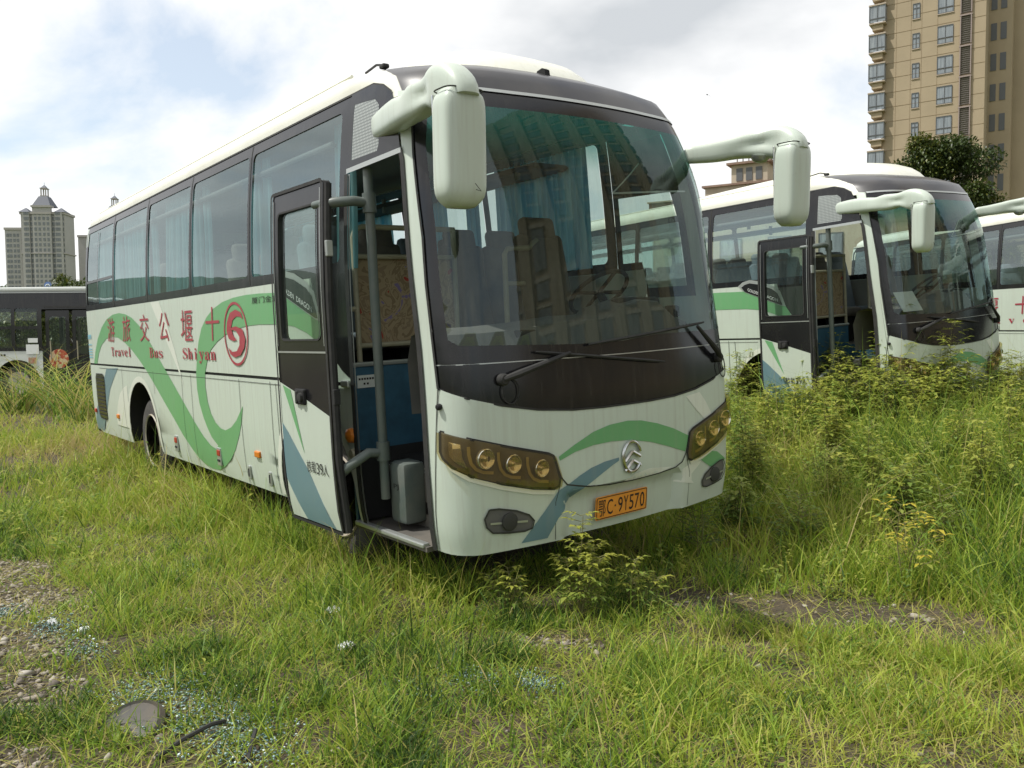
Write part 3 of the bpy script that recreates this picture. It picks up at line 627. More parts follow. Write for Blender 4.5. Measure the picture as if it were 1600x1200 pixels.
    # ---- wing mirrors
    for sd in (-1, 1):
        mr = MB(); path = [(-.95, 1.115, 2.935), (-.70, 1.17, 2.93), (-.42, 1.245, 2.915), (-.15, 1.315, 2.90), (.08, 1.365, 2.888), (.20, 1.375, 2.872), (.27, 1.375, 2.83), (.285, 1.375, 2.79)]
        if sd > 0: path = [(-.36, 1.02, 2.84), (-.24, 1.12, 2.845), (-.12, 1.21, 2.855), (.0, 1.285, 2.868), (.12, 1.345, 2.87), (.20, 1.375, 2.855), (.26, 1.375, 2.82), (.275, 1.375, 2.78)]
        rad = [(.060, .072), (.068, .085), (.070, .085), (.074, .095), (.08, .115), (.08, .118), (.08, .11), (.075, .105)]
        if sd > 0: rad = [(.045, .055), (.055, .065), (.062, .078), (.07, .095), (.075, .11), (.082, .115), (.082, .11), (.08, .10)]
        def cat(P, t):
            n = len(P) - 1; f = min(t * n, n - 1e-6); i = int(f); u = f - i; g = [P[max(0, min(n, i + k))] for k in (-1, 0, 1, 2)]
            return [.5 * (2 * b_ + (c_ - a_) * u + (2 * a_ - 5 * b_ + 4 * c_ - d_) * u * u + (3 * b_ - a_ - 3 * c_ + d_) * u ** 3) for a_, b_, c_, d_ in zip(*g)]
        ring = [cat(path, k / 30) for k in range(31)]; rr = [cat(rad, k / 30) for k in range(31)]
        rr[0] = [.55 * v for v in rr[0]]; ring[0] = [ring[0][0] - .02, ring[0][1], ring[0][2]]
        mr.tube([(x, sd * y, z) for x, y, z in ring], [tuple(v) for v in rr], P_BODY, 32, sq=.62)
        for k_ in (2, 23): mr.tube([(x, sd * y, z) for x, y, z in ring[k_:k_ + 2]], [tuple(v * 1.02 for v in rr[k_])] * 2, M_SEAM, 22, cap=False) if False else None
        dents = [((-.02, 1.40, 2.90), .15, .05), ((-.35, 1.30, 2.99), .12, .02), ((.02, 1.33, 2.78), .12, .035)] if sd < 0 else [((.10, 1.26, 2.87), .14, .045), ((-.05, 1.2, 2.78), .12, .02), ((.2, 1.25, 2.95), .1, -.012)]
        for k, v in enumerate(mr.v):
            v = Vector(v); c_ = Vector(min(((x, sd * y, z) for x, y, z in ring), key=lambda r_: (Vector(r_) - v).length_squared))
            for ctr, rd, dp in dents:
                d2 = (v - Vector((ctr[0], sd * ctr[1], ctr[2]))).length; v = v + (c_ - v).normalized() * dp * math.exp(-(d2 / rd) ** 2 * 1.6)
            mr.v[k] = tuple(v)
        ob = mr.build('wing_mirror', root, R(60))
        hd = MB(); vs = []; NZ = 25; nn = 40
        for i in range(NZ):
            t = i / (NZ - 1); z = 2.29 + .565 * t; k = (1 - abs(2 * t - 1) ** 9) ** .5 * .9 + .1 if 0 < t < 1 else .55
            for q in range(nn):
                a = 2 * math.pi * q / nn; cx_, sy_ = math.cos(a), math.sin(a); ex = lambda v: math.copysign(abs(v) ** .48, v)
                vs.append((.285 + ex(cx_) * .085 * k - .03 * (1 - t), sd * (1.375 + ex(sy_) * .122 * k), z))
        hd.add(vs, [(i * nn + q, i * nn + (q + 1) % nn, (i + 1) * nn + (q + 1) % nn, (i + 1) * nn + q) for i in range(NZ - 1) for q in range(nn)] + [tuple(range(nn - 1, -1, -1)), tuple(range((NZ - 1) * nn, NZ * nn))], P_BODY)
        sm = lambda t_, e_: [(.285 + math.copysign(abs(math.cos(a)) ** .48, math.cos(a)) * .085 * e_ - .03 * (1 - t_), sd * (1.375 + math.copysign(abs(math.sin(a)) ** .48, math.sin(a)) * .122 * e_), 2.29 + .565 * t_) for a in [R(k * 10) for k in range(37)]]
        hd.tube(sm(.965, .90), .004, M_SEAM, 4, cap=False)
        ho = hd.build('mirror_head', ob, R(60)); 
        mg = MB(); mg.box((.19, sd * 1.375, 2.60), (.012, .19, .46), M_CHROME, .005); mg.build('mirror_glass', ob)
        sc = MB(); sc.tube([(.372, sd * (1.375 - .01), 2.39), (.370, sd * (1.375 - .045), 2.355), (.370, sd * 1.36, 2.362)], .0022, M_SEAM, 4); sc.build('scratch', ob) if sd < 0 else None
        if sd > 0: km = MB(); km.lathe([(.07, 0), (.065, .02), (.045, .045), (.01, .055)], (.05, 1.33, 2.915), (-.2, .1, -1), M_SILVER, 18) if False else km.lathe([(.07, 0), (.065, .02), (.045, .045), (.01, .055)], (.05, 1.33, 2.80), (-.2, .1, -1), M_SILVER, 18); km.build('kerb_mirror', ob, R(40))
    # ---- wheels
    for cx in WH:
        for sd in (-1, 1):
            ty = MB(); r = .50; wdt = .27; yo = 1.13 if cx < -4 else 1.04
            prf = [(.30, 0), (.34, .005), (.42, -.005), (.475, .02), (.497, .06), (.5, .10), (.5, .22), (.48, .26)]
            for k in range(36):
                a = 2 * math.pi * k / 36
                for g_ in (.075, .135, .195): ty.box((cx + .502 * math.cos(a), sd * (yo - g_), .50 + .502 * math.sin(a)), (.012, .035, .05), M_TYRE, 0, Matrix.Rotation(-a, 3, 'Y'))
            ty.lathe([(q, -h) for q, h in prf], (cx, sd * yo, .50), (0, sd, 0), M_TYRE, 48)
            to = ty.build('wheel', root, R(40)); rm = MB()
            rm.lathe([(.31, .0), (.30, .012), (.285, .0), (.27, -.06), (.20, -.10), (.17, -.075), (.12, -.07), (.10, -.03), (.06, -.02), (.001, -.02)], (cx, sd * yo, .50), (0, sd, 0), M_RIM, 40)
            for k in range(10): a = 2 * math.pi * k / 10; rm.lathe([(.016, 0), (.016, .03)], (cx + .15 * math.cos(a), sd * (yo - .08), .50 + .15 * math.sin(a)), (0, sd, 0), M_RIM, 6)
            rm.build('rim', to, R(40))
    ax = MB(); ax.box((-4.75, 0, .55), (8.5, 1.9, .12), M_BLACK, .02); ax.box((-4.3, 0, .72), (7.6, 1.7, .22), M_BLACK, .02); ax.tube([(-6.56, -1.0, .5), (-6.56, 1.0, .5)], .09, M_BLACK); ax.tube([(-1.95, -1.0, .5), (-1.95, 1.0, .5)], .07, M_BLACK); ax.build('chassis', root)
    # ---- side details
    gr = MB(); gr.sheet([GRILLE], SK(.006), P_DARK, .3, .1); gr.line(GRILLE + [GRILLE[0]], .012, SK(.010), M_RUB)
    for z in [.68 + .05 * i for i in range(11)]: gr.line([(-9.80, z), (-9.40, z)], .012, SK(.012), M_RUB)
    gr.build('engine_grille', root, R(35))
    for s_, z_, mt in ((-4.075, .716, M_ORANGE), (-8.764, .714, M_ORANGE), (-10.02, .715, M_REDP)):
        q = MB(); p = surf(s_, z_, .008); q.box(p, (.11, .024, .055), mt, .01); q.build('side_marker', root)
    for s_ in (-6.353, -5.044):
        q = MB(); p = surf(s_, .594, .006); q.box(p, (.095, .018, .17), M_SILVER, .008); q.box((p[0], p[1] - .006, p[2] + .035), (.08, .018, .055), M_REDP, .006); q.box((p[0], p[1] - .006, p[2] - .035), (.07, .018, .02), M_BLACK, .004); q.build('luggage_latch', root)
    for s_ in (-4.317, -3.863):
        q = MB(); p = surf(s_, .536, .006); q.box(p, (.05, .018, .12), M_SILVER, .02); q.box((p[0], p[1] - .008, p[2]), (.02, .012, .07), M_BLACK, .004); q.build('luggage_latch', root)
    bp = MB(); GD = [(-3.50, 2.085), (-3.42, 2.135), (-3.30, 2.16), (-3.128, 2.13), (-2.914, 2.055), (-2.805, 1.985), (-2.72, 1.775), (-2.80, 1.79), (-3.383, 1.995)]
    bp.sheet([GD], SK(.006), M_SILVER, .2, .06)
    GD2 = [(-3.44, 2.065), (-3.38, 2.10), (-3.30, 2.115), (-3.13, 2.085), (-2.93, 2.015), (-2.845, 1.955), (-2.77, 1.80), (-2.80, 1.80), (-3.383, 2.003)]
    bp.sheet([GD2], SK(.009), P_DARK, .2, .06); sl_ = lambda f: (lambda a, c: f(a, c - (a + 3.40) * .345))
    bp.text('GOLDEN', -3.33, -3.135, 2.035, 2.075, sl_(SK(.012)), M_WHITE); bp.text('DRAGON', -3.09, -2.84, 2.035, 2.075, sl_(SK(.012)), M_WHITE)
    bp.build('badge_panel', root, R(35))
    ra = MB(); p = Vector(surf(XS(-1.33), 1.33, .0)); ra.box((-1.36, p.y - .012, 1.36), (.10, .03, .05), M_SILVER, .01); ra.build('door_release', root)
    rl = MB(); rl.lathe([(.05, 0), (.045, .03), (.02, .045)], (-1.33, -1.225, 1.02), (0, -1, 0), M_ORANGE, 18); rl.lathe([(.035, 0), (.03, .025)], (-1.32, -1.225, .90), (0, -1, 0), M_CREAMRAIL, 16); rl.build('side_repeater', root, R(40))
    rs = MB(); rs.sheet([[(-2.67, .43), (-2.32, .43), (-2.32, 2.08), (-2.67, 1.35), (-2.64, .8)]], SK(.0), P_BODY, .3, .15) if False else rs.line([(XS(-1.262), .40), (XS(-1.262), 2.70)], .05, SK(.012), M_RUB); rs.line([(XS(-1.235), .40), (XS(-1.235), 2.70)], .02, SK(.004), M_SILVER)
    rs.line(DOOR_E, .045, SK(.010), M_RUB); rs.build('door_seal', root)
    # ---- entrance: door opening lining, step well, steps
    st = MB(); hx0, hx1 = -1.42, -.50
    st.box((-.96, -.78, .405), (.90, .84, .03), M_FLOOR); st.box((-.96, -.66, .60), (.90, .58, .36), M_FLOOR, .01); st.box((-.96, -.40, .90), (.90, .24, .24), M_FLOOR, .01)
    st.box((-.96, -1.19, .425), (.86, .05, .03), M_SILVER, .008); st.box((-.96, -.93, .775), (.86, .03, .02), M_SILVER, .005)
    st.box((-.96, -.26, .80), (.92, .04, .80), M_BLUEWALL); st.build('step_well', root)
    bw = MB(); bw.box((-1.44, -.72, .93), (.03, .90, 1.06), M_BLUEWALL); bw.box((-1.44, -.72, 1.475), (.06, .92, .03), M_SILVER, .008); bw.box((-1.422, -1.05, 1.36), (.006, .14, .085), M_WHITE); bwo = bw.build('entrance_wall', root)
    tx = MB(); f_ = lambda a, c: (-1.417, a, c)
    [tx.line([(a, z), (a + .014, z)], .013, f_, M_INK) for a in (-1.11, -1.09, -1.07, -1.05, -1.03, -1.01) for z in (1.378,)]; [tx.line([(a, 1.345), (a + .014, 1.345)], .013, f_, M_INK) for a in (-1.075, -1.05)]; tx.build('notice', bwo)
    pt = MB(); pt.box((-1.50, -.66, 1.90), (.03, .80, .58), M_PATT, .008); pto = pt.build('partition', root)
    fr = MB(); fr.tube([(-1.46, -1.07, 1.46), (-1.46, -1.07, 2.33), (-1.46, -1.05, 2.38), (-1.46, -1.0, 2.40), (-1.46, -.25, 2.40)], .019, M_CREAMRAIL, 10); fr.tube([(-1.46, -1.07, 2.20), (-1.46, -.26, 2.20)], .017, M_CREAMRAIL, 8); fr.tube([(-1.46, -1.07, 1.60), (-1.46, -.26, 1.60)], .017, M_CREAMRAIL, 8); fr.tube([(-1.46, -.26, 1.46), (-1.46, -.26, 2.40)], .019, M_CREAMRAIL, 10); fr.tube([(-1.46, -1.07, 1.85), (-1.46, -1.14, 1.85)], .017, M_CREAMRAIL, 8); fr.build('handrail', pto, R(40))
    po = MB(); po.tube([(-1.08, -1.14, .62), (-1.08, -1.14, 2.72)], .030, M_POLE, 14)
    for z in (2.50, .93): po.tube([(-1.08, -1.14, z - .06), (-1.08, -1.14, z + .06)], .043, M_POLE, 12)
    po.build('door_pole', root, R(40))
    bx = MB(); bx.box((-1.0, -1.02, .66), (.20, .17, .40), M_POLE, .035); bx.text('PJ', -1.03, -.97, .68, .72, lambda a, c: (a, -1.107, c), M_BLACK); bx.build('door_motor', root, R(40))
    for z0, z1, x1 in ((2.50, 2.50, -1.24), (.92, .72, -1.28)):
        am = MB(); am.tube([(-1.08, -1.14, z0), (-1.09, -1.24, z0 + .01), (-1.12, -1.36, z0 - (z0 - z1) * .3), (x1 + .02, -1.40, z0 - (z0 - z1) * .8), (x1 - .05, -1.415, z1)], [.028, .032, .032, .028, .024], M_POLE, 10); am.build('door_arm', root, R(50))
    # ---- the door, swung out along the side
    DX0, DW = -1.93, .76
    def DF(off): return lambda a, c: (DX0 + a + (-.05 if c > 2 else -.05 * max(0, (c - .4) / 1.6)) * 0, -(prof(c)[0] + .215 + off + .012 * (1 - a / DW)), c)
    ZB, ZT = .42, 2.645
    dr = MB(); ol = rrect(0, DW, ZB, ZT, .03); gl = rrect(.085, DW - .085, 1.66, 2.51, .045)
    dr.sheet([ol, gl], DF(0), P_DARK, .2, .12); dr.sheet([ol, gl], DF(-.05), M_RUB, .3, .2)
    for loop in (ol, gl):
        k = len(loop); q = []
        for i in range(k):
            a, c = loop[i], loop[(i + 1) % k]; m = max(1, int(abs(c[1] - a[1]) / .12)); q += [(a[0] + (c[0] - a[0]) * j / m, a[1] + (c[1] - a[1]) * j / m) for j in range(m)]
        k = len(q); dr.add([DF(0)(*p) for p in q] + [DF(-.05)(*p) for p in q], [(i, (i + 1) % k, (i + 1) % k + k, i + k) for i in range(k)], M_RUB)
    LW = [(0.012, .435), (DW - .012, .435), (DW - .012, 1.175), (.30, 1.30), (.012, 1.372)]
    dr.sheet([LW], DF(.003), P_BODY, .2, .1)
    dr.sheet([[(.06, 1.352), (.18, 1.325), (.345, .898)]], DF(.006), P_GREEN, .1, .1)
    dr.sheet([[(.014, 1.09), (.10, 1.03), (.38, .793), (.665, .437), (.25, .437), (.15, .55), (.014, .70)]], DF(.006), P_BLUE, .1, .1)
    dr.text('核载', .365, .50, .785, .865, DF(.008), M_INK); dr.text('39', .51, .60, .785, .86, DF(.008), M_INK); dr.text('人', .60, .68, .785, .86, DF(.008), M_INK)
    dr.line([(.005, 1.58), (DW - .005, 1.58)], .012, DF(.006), M_SILVER); dr.line(ol + [ol[0]], .022, DF(.010), M_RUB); dr.line(gl + [gl[0]], .012, DF(.006), M_RUB)
    for a in (.03, DW - .03): dr.line([(a, 1.62), (a, 2.60)], .006, DF(.007), M_SILVER)
    dr.tube([DF(-.025)(DW + .015, z) for z in (.43, .9, 1.4, 1.9, 2.3, 2.62)], .026, M_RUB, 8)
    dro = dr.build('door', root, R(35))
    g = MB(); g.sheet([gl], DF(-.02), G_DOOR, .2, .15); g.build('door_window', dro, True)
    hn = MB(); p = DF(.008)(.345, 1.285); hn.box(p, (.15, .03, .105), M_BLACK, .012); hn.box((p[0] - .03, p[1] - .012, p[2]), (.03, .025, .08), M_RUB, .008); hn.lathe([(.03, 0), (.028, .02), (.01, .022)], (p[0] + .035, p[1] - .012, p[2]), (0, -1, 0), M_RUB, 14); hn.build('door_handle', dro)
    for z in (2.22, 1.30): q = MB(); a = DF(-.025)(DW + .03, z); q.box(a, (.03, .045, .10), M_SILVER if z > 2 else M_RUB, .006); q.build('door_catch', dro)
    # ---- interior
    fl = MB(); fl.box((-5.35, 0, 1.17), (7.7, 2.34, .04), M_FLOOR); fl.box((-.95, .46, 1.17), (1.0, 1.38, .04), M_FLOOR); fl.build('floor', root)
    for sd in (-1, 1):
        sw = MB(); sw.box((-5.28, sd * 1.16, 1.63), (7.6, .03, .88), M_INT); sw.box((-5.3, sd * .90, 2.97), (7.3, .40, .05), M_DASH, .02)
        for k in range(10): sw.box((-1.9 - k * .75, sd * .72, 2.96), (.04, .03, .14), M_INT)
        sw.build('side_lining', root)
    ce = MB(); ce.box((-5.0, 0, 3.20), (7.8, 2.0, .03), M_INT); ce.box((-.98, 0, 3.085), (.5, 1.9, .04), M_DASH, .01); ce.box((-5.2, 0, 3.15), (7.2, .5, .05), M_INT, .02); ce.build('ceiling', root)
    ds = MB(); vs = []; dp = [(-.30, 1.56), (-.34, 1.66), (-.50, 1.70), (-.66, 1.66), (-.72, 1.50), (-.70, 1.18)]
    ys = [-1.08, -.8, -.5, -.2, 0, .15, .3, .5, .7, .9, 1.08]
    for y in ys:
        hump = .16 * math.exp(-((y - .55) / .32) ** 4) + .05 * math.exp(-((y + .1) / .4) ** 2); pull = .10 * (abs(y) / 1.08) ** 3
        vs += [(x - pull - (hump * .5 if i in (3, 4) else 0), y, z + (hump if 1 <= i <= 3 else 0)) for i, (x, z) in enumerate(dp)]
    n = len(dp); ds.add(vs, [(i * n + k, i * n + k + 1, (i + 1) * n + k + 1, (i + 1) * n + k) for i in range(len(ys) - 1) for k in range(n - 1)], M_DASH)
    ds.box((-.44, .55, 1.80), (.10, .42, .10), M_BLACK, .03); ds.box((-.36, -.35, 1.64), (.04, .5, .06), M_BLACK, .01); ds.box((-.32, 0, 1.35), (.03, 2.0, .42), M_BLACK); ds.box((-.46, .95, 1.74), (.06, .12, .09), M_BLACK, .02); ds.build('dashboard', root, R(45))
    sw = MB(); o = Vector((-.80, .55, 1.90)); ax_ = Vector((-.62, 0, .78)).normalized(); u = Vector((0, 1, 0)); v_ = ax_.cross(u)
    sw.tube([o + (u * math.cos(t) + v_ * math.sin(t)) * .23 for t in [2 * math.pi * k / 28 for k in range(29)]], .016, M_BLACK, 8, cap=False); sw.tube([o, o - ax_ * .35], .03, M_BLACK); sw.tube([o + v_ * .23, o, o - v_ * .23], .014, M_BLACK); sw.tube([o + u * .23, o, o - u * .23], .014, M_BLACK); sw.build('steering_wheel', root, R(40))
    sv = MB(); q = [(.30, 2.62), (1.05, 2.62), (1.05, 2.95), (.30, 2.95)]; sv.line([(.15, 2.52), (1.1, 2.60)], .012, SK(-.08), M_SILVER); sv.line([(.15, 2.52), (.52, 2.75)], .010, SK(-.08), M_SILVER); sv.build('sun_visor', root)
    def seat(x, y, name='seat', mb=M_SEAT, hr=True, wd=.43):
        q = MB(); q.box((x + .02, y, 1.62), (.46, wd, .13), mb, .05)
        bm_ = Matrix.Rotation(R(-12), 3, 'Y'); q.box((x - .26, y, 2.0), (.12, wd, .78), mb, .05, bm_); q.box((x - .335, y, 2.42), (.10, wd * .72, .20), mb, .045, bm_)
        q.box((x, y, 1.38), (.30, wd * .5, .36), M_BLACK, .01); return q
    d0 = seat(-1.12, .53, mb=M_SEAT, wd=.46).build('driver_seat', root, R(50))
    sA = seat(0, 0).build('seat', root, R(50)); sB = seat(0, 0, mb=M_SEATB).build('seat', root, R(50))
    first = [sA, sB]; used = [False, False]
    for i in range(9):
        for j, y in enumerate((-.86, -.41, .41, .86)):
            k = 1 if (i + j) % 3 == 0 else 0; x = -2.02 - i * .77
            if y < 0 and i == 0 and False: continue
            if used[k]: o_ = first[k].copy(); COL.objects.link(o_); o_.parent = root
            else: o_ = first[k]; used[k] = True
            o_.location = (x, y, 0)
    gr = MB(); gr.tube([(-1.35, .12, 1.19), (-1.35, .12, 2.22), (-1.35, .15, 2.26), (-1.35, .36, 2.27), (-1.35, .40, 2.31), (-1.35, .44, 2.33)], .02, M_CREAMRAIL, 10); gr.tube([(-1.35, .12, 2.0), (-1.35, .30, 2.0)], .018, M_CREAMRAIL, 8); gr.build('driver_rail', root, R(40))
    def curtain(x0, x1, sd, mt, z0=2.12, z1=3.10, amp=.022, per=.075, taper=0.):
        q = MB(); n = max(6, int(abs(x1 - x0) / per * 7)); m = 5; vs = []
        for i in range(n + 1):
            t = i / n
            for j in range(m + 1):
                h = j / m; z = z1 + (z0 - z1) * h; x = x0 + (x1 - x0) * t * (1 - taper * (1 - h)); ph = 2 * math.pi * (x1 - x0) / per * t
                y = sd * (1.075 - (.03 if h > .9 else 0) * 0 - .03 * (1 - h)) + amp * (math.sin(ph + .6 * math.sin(3 * h + t * 5)) + .4 * math.sin(ph * .37 + 2)) ; vs.append((x, y, z))
        q.add(vs, [(i * (m + 1) + j, i * (m + 1) + j + 1, (i + 1) * (m + 1) + j + 1, (i + 1) * (m + 1) + j) for i in range(n) for j in range(m)], mt); return q.build('curtain', root, True)
    R_C = [(-1.42, -1.72, .25), (-2.84, -2.94, .1), (-3.04, -3.30, .4), (-4.30, -4.45, 0), (-4.55, -5.75, .10), (-6.06, -6.22, .2), (-6.45, -7.46, .05), (-7.58, -8.9, .04)]
    for a, c, t in R_C: curtain(a, c, -1, M_CURT, taper=t)
    for a, c in ((-1.42, -2.66), (-2.95, -3.15), (-3.5, -4.3), (-4.6, -5.6), (-6.0, -7.4), (-7.7, -8.9)): curtain(a, c, 1, M_CURTB)
    return root

def side_lettering(root, kind):
    """the fleet name on the door side: red characters read from the nose backwards, latin words below"""
    t = MB(); fn = SK(.0075)
    if kind == 'a':
        for ch, s_ in zip('游旅交公堰十', (-8.771, -8.008, -7.225, -6.46, -5.705, -4.959)): t.text(ch, s_ - .17, s_ + .19, 1.655, 1.955, fn, P_RED, .12)
        big = {'𝐓': .2}
        def word(chars, s0, s1):
            n = len(chars); st_ = (s1 - s0) / n
            for i, c in enumerate(chars):
                wd = .84 * st_; low = c in 'y'; tall = c in 'TBSh l'.replace(' ', '') or c in 'i'
                wd *= {'i': .5, 'l': .5, 'm': 1.2}.get(c, 1)
                ch = ''.join(chr(0x1D400 + ord(k) - 65) if k.isupper() else chr(0x1D41A + ord(k) - 97) for k in c)
                z1 = 1.588 if tall else 1.555; z0 = 1.478 - (.035 if low else 0); t.text(ch, s0 + st_ * (i + .5) - wd / 2, s0 + st_ * (i + .5) + wd / 2, z0, z1, fn, P_RED)
        word('Travel', -8.84, -7.85); word('Bus', -7.09, -6.56); word('Shiyan', -5.89, -4.90)
        # round badge with its S
        cx, cz = -4.378, 1.709
        t.line(circle(cx, cz, .268, .258, 48) + [circle(cx, cz, .268, .258, 48)[0]], .022, fn, P_RED, step=.05)
        S1 = [(-4.188, 1.829), (-4.225, 1.885), (-4.346, 1.912), (-4.483, 1.888), (-4.565, 1.812), (-4.59, 1.733), (-4.548, 1.67), (-4.44, 1.648), (-4.36, 1.656), (-4.44, 1.70), (-4.475, 1.763), (-4.43, 1.825), (-4.334, 1.855), (-4.25, 1.85)]
        S2 = [(-4.511, 1.745), (-4.44, 1.768), (-4.352, 1.772), (-4.208, 1.744), (-4.159, 1.667), (-4.194, 1.592), (-4.29, 1.53), (-4.423, 1.51), (-4.529, 1.536), (-4.574, 1.593), (-4.48, 1.556), (-4.37, 1.565), (-4.30, 1.615), (-4.29, 1.683), (-4.359, 1.733), (-4.44, 1.742)]
        t.sheet([S1], fn, P_RED, .1, .06); t.sheet([S2], SK(.0085), P_RED, .1, .06)
        t.text('厦门金旅', -3.965, -3.42, 1.945, 1.995, fn, M_INK)
        for z in (1.75, 1.73, 1.71, 1.62, 1.56, 1.525, 1.49, 1.45): t.line([(-10.12, z), (-9.92, z)], .012, fn, M_CYAN)
    else:
        for ch, s_ in zip('游旅交公堰十', (-8.771, -8.008, -7.225, -6.46, -5.69, -4.96)): t.text(ch, s_ - .17, s_ + .17, 1.645, 1.945, fn, P_RED, .1)
        for i, c in enumerate('Travel'): t.text(''.join(chr(0x1D400 + ord(k) - 65) if k.isupper() else chr(0x1D41A + ord(k) - 97) for k in c), -6.28 + i * .33, -6.14 + i * .33, 1.485, 1.60 if c in 'Tl' else 1.565, fn, P_RED)
    return t.build('lettering', root)

M1 = Matrix(((.99999888, -.00006375, -.00149864), (0, .99909647, -.04249985), (.00149999, .0424998, .99909535)))
coach = build_coach(); side_lettering(coach, 'a')
tag(coach, 'pale green and white coach nearest the camera, with orange number plate and red badge', 'coach', 'old coaches parked in the weeds')
coach2 = copy_tree(coach, None, skip=('license_plate', 'curtain', 'lettering', 'antenna'))
coach3 = copy_tree(coach, None, skip=('license_plate', 'lettering', 'antenna', 'door', 'door_arm', 'curtain'))
body3 = next(c for c in kids(coach3) if c.name.startswith('body')); body3.data = body3.data.copy(); bm = bmesh.new(); bm.from_mesh(body3.data); names = [m_.name for m_ in body3.data.materials]
bmesh.ops.delete(bm, geom=[f for f in bm.faces if f.calc_center_median().x < -.8 and any(k in names[f.material_index] for k in ('green livery', 'blue livery', 'near white'))], context='FACES'); bm.to_mesh(body3.data); bm.free()
side_lettering(coach3, 'b')
tag(coach2, 'middle coach with open door half hidden by tall weeds, white paper behind its windscreen', 'coach')
tag(coach3, 'farthest coach at the right edge, only its side with red characters showing', 'coach')
coach.rotation_euler = M1.to_euler()
def pose(o, x, y, z, yaw, roll, pitch):
    o.matrix_basis = Matrix.Translation((x, y, z)) @ Matrix.Rotation(yaw, 4, 'Z') @ Matrix.Rotation(pitch, 4, 'Y') @ Matrix.Rotation(roll, 4, 'X')
pose(coach2, -1.05, 7.04, .30, -.058, .066, -.010)
pose(coach3, 1.83, 11.03, .308, -.50, .062, .012)
pp = MB(); pp.box((0, 0, 0), (.006, .42, .27), mat('paper sheet', (.72, .72, .68), .8, noise=.25, nscale=14, col2=(.5, .5, .5)), .0, Matrix.Rotation(R(-28), 3, 'Y')); pp_o = pp.build('paper_notice'); pp_o.parent = None
pp_o.matrix_basis = coach2.matrix_basis @ Matrix.Translation((-.31, -.72, 1.745))
tag(pp_o, 'white sheet of paper lying against the inside of the middle coach windscreen', 'paper')

# ------------------------------------------------------------------ the ground and its lie
def vnoise(x, y, seed=0):
    """smooth value noise on numpy arrays, 0..1"""
    x = np.asarray(x, float); y = np.asarray(y, float); xi = np.floor(x).astype(np.int64); yi = np.floor(y).astype(np.int64); fx = x - xi; fy = y - yi
    fx = fx * fx * (3 - 2 * fx); fy = fy * fy * (3 - 2 * fy)
    def h(a, b): n = (a * 374761393 + b * 668265263 + seed * 1274126177) & 0x7fffffff; n = ((n ^ (n >> 13)) * 1274126177) & 0x7fffffff; return ((n ^ (n >> 16)) & 0xffff) / 65535.
    return (h(xi, yi) * (1 - fx) + h(xi + 1, yi) * fx) * (1 - fy) + (h(xi, yi + 1) * (1 - fx) + h(xi + 1, yi + 1) * fx) * fy
def fbm(x, y, seed=0, o=4): return sum(vnoise(x * 2 ** k, y * 2 ** k, seed + k) * .5 ** (k + 1) for k in range(o)) / (1 - .5 ** o)
def sstep(a, b, x): t = np.clip((x - a) / (b - a), 0, 1); return t * t * (3 - 2 * t)
def gz(x, y):
    """height of the ground: a little dip under the first coach, rising towards the others"""
    x = np.asarray(x, float); y = np.asarray(y, float); d = np.hypot(x - 3.6, y + 3.8)
    z = .0 + .07 * (fbm(x * .35, y * .35, 5) - .5) + .03 * (fbm(x * 1.7, y * 1.7, 9) - .5)
    z = z + .24 * sstep(2.5, 6.0, y - .1 * x) * (1 - sstep(40, 80, d))
    return z + .06 * sstep(14, 26, -x + y * .2) * (1 - sstep(60, 90, d))
def gp(u, v):
    """ground point under pixel (u, v) of the 1600 x 1200 photograph"""
    d = CAM_R * ((u - 800) / FPX) + CAM_D * ((v - 600) / FPX) + CAM_F; z = -.05
    for _ in range(8):
        t = (z - CAM_LOC.z) / d.z; p = CAM_LOC + d * t; z = float(gz(p.x, p.y))
    return Vector((p.x, p.y, z))

STONY = 7
GRAVEL = [(-2.4, -3.22, .8, .36), (-1.5, -3.36, .7, .30), (-.8, -3.4, .6, .26), (-.1, -3.7, .7, .28), (-.4, -4.0, .9, .4), (-3.5, -3.45, .9, .42), (.35, -1.0, .36, .13), (.75, -.5, .35, .10), (1.0, .50, .95, .36), (.45, .2, .55, .22)]
_p = gp(98, 646); GRAVEL.append((_p.x, _p.y, 1.5, 1.3))
def bare(x, y, only=None):
    """0..1, how bare (gravelly) the ground is"""
    b = np.zeros_like(x)
    for cx, cy, a, c in (GRAVEL[:only] if only else GRAVEL):
        ca, sa = .80, .60; dx = x - cx; dy = y - cy; b = np.maximum(b, 1 - sstep(.45, 1.25, np.sqrt(((dx * ca + dy * sa) / a) ** 2 + ((-dx * sa + dy * ca) / c) ** 2) + .9 * (fbm(x * 2.3, y * 2.3, 21) - .5)))
    return b

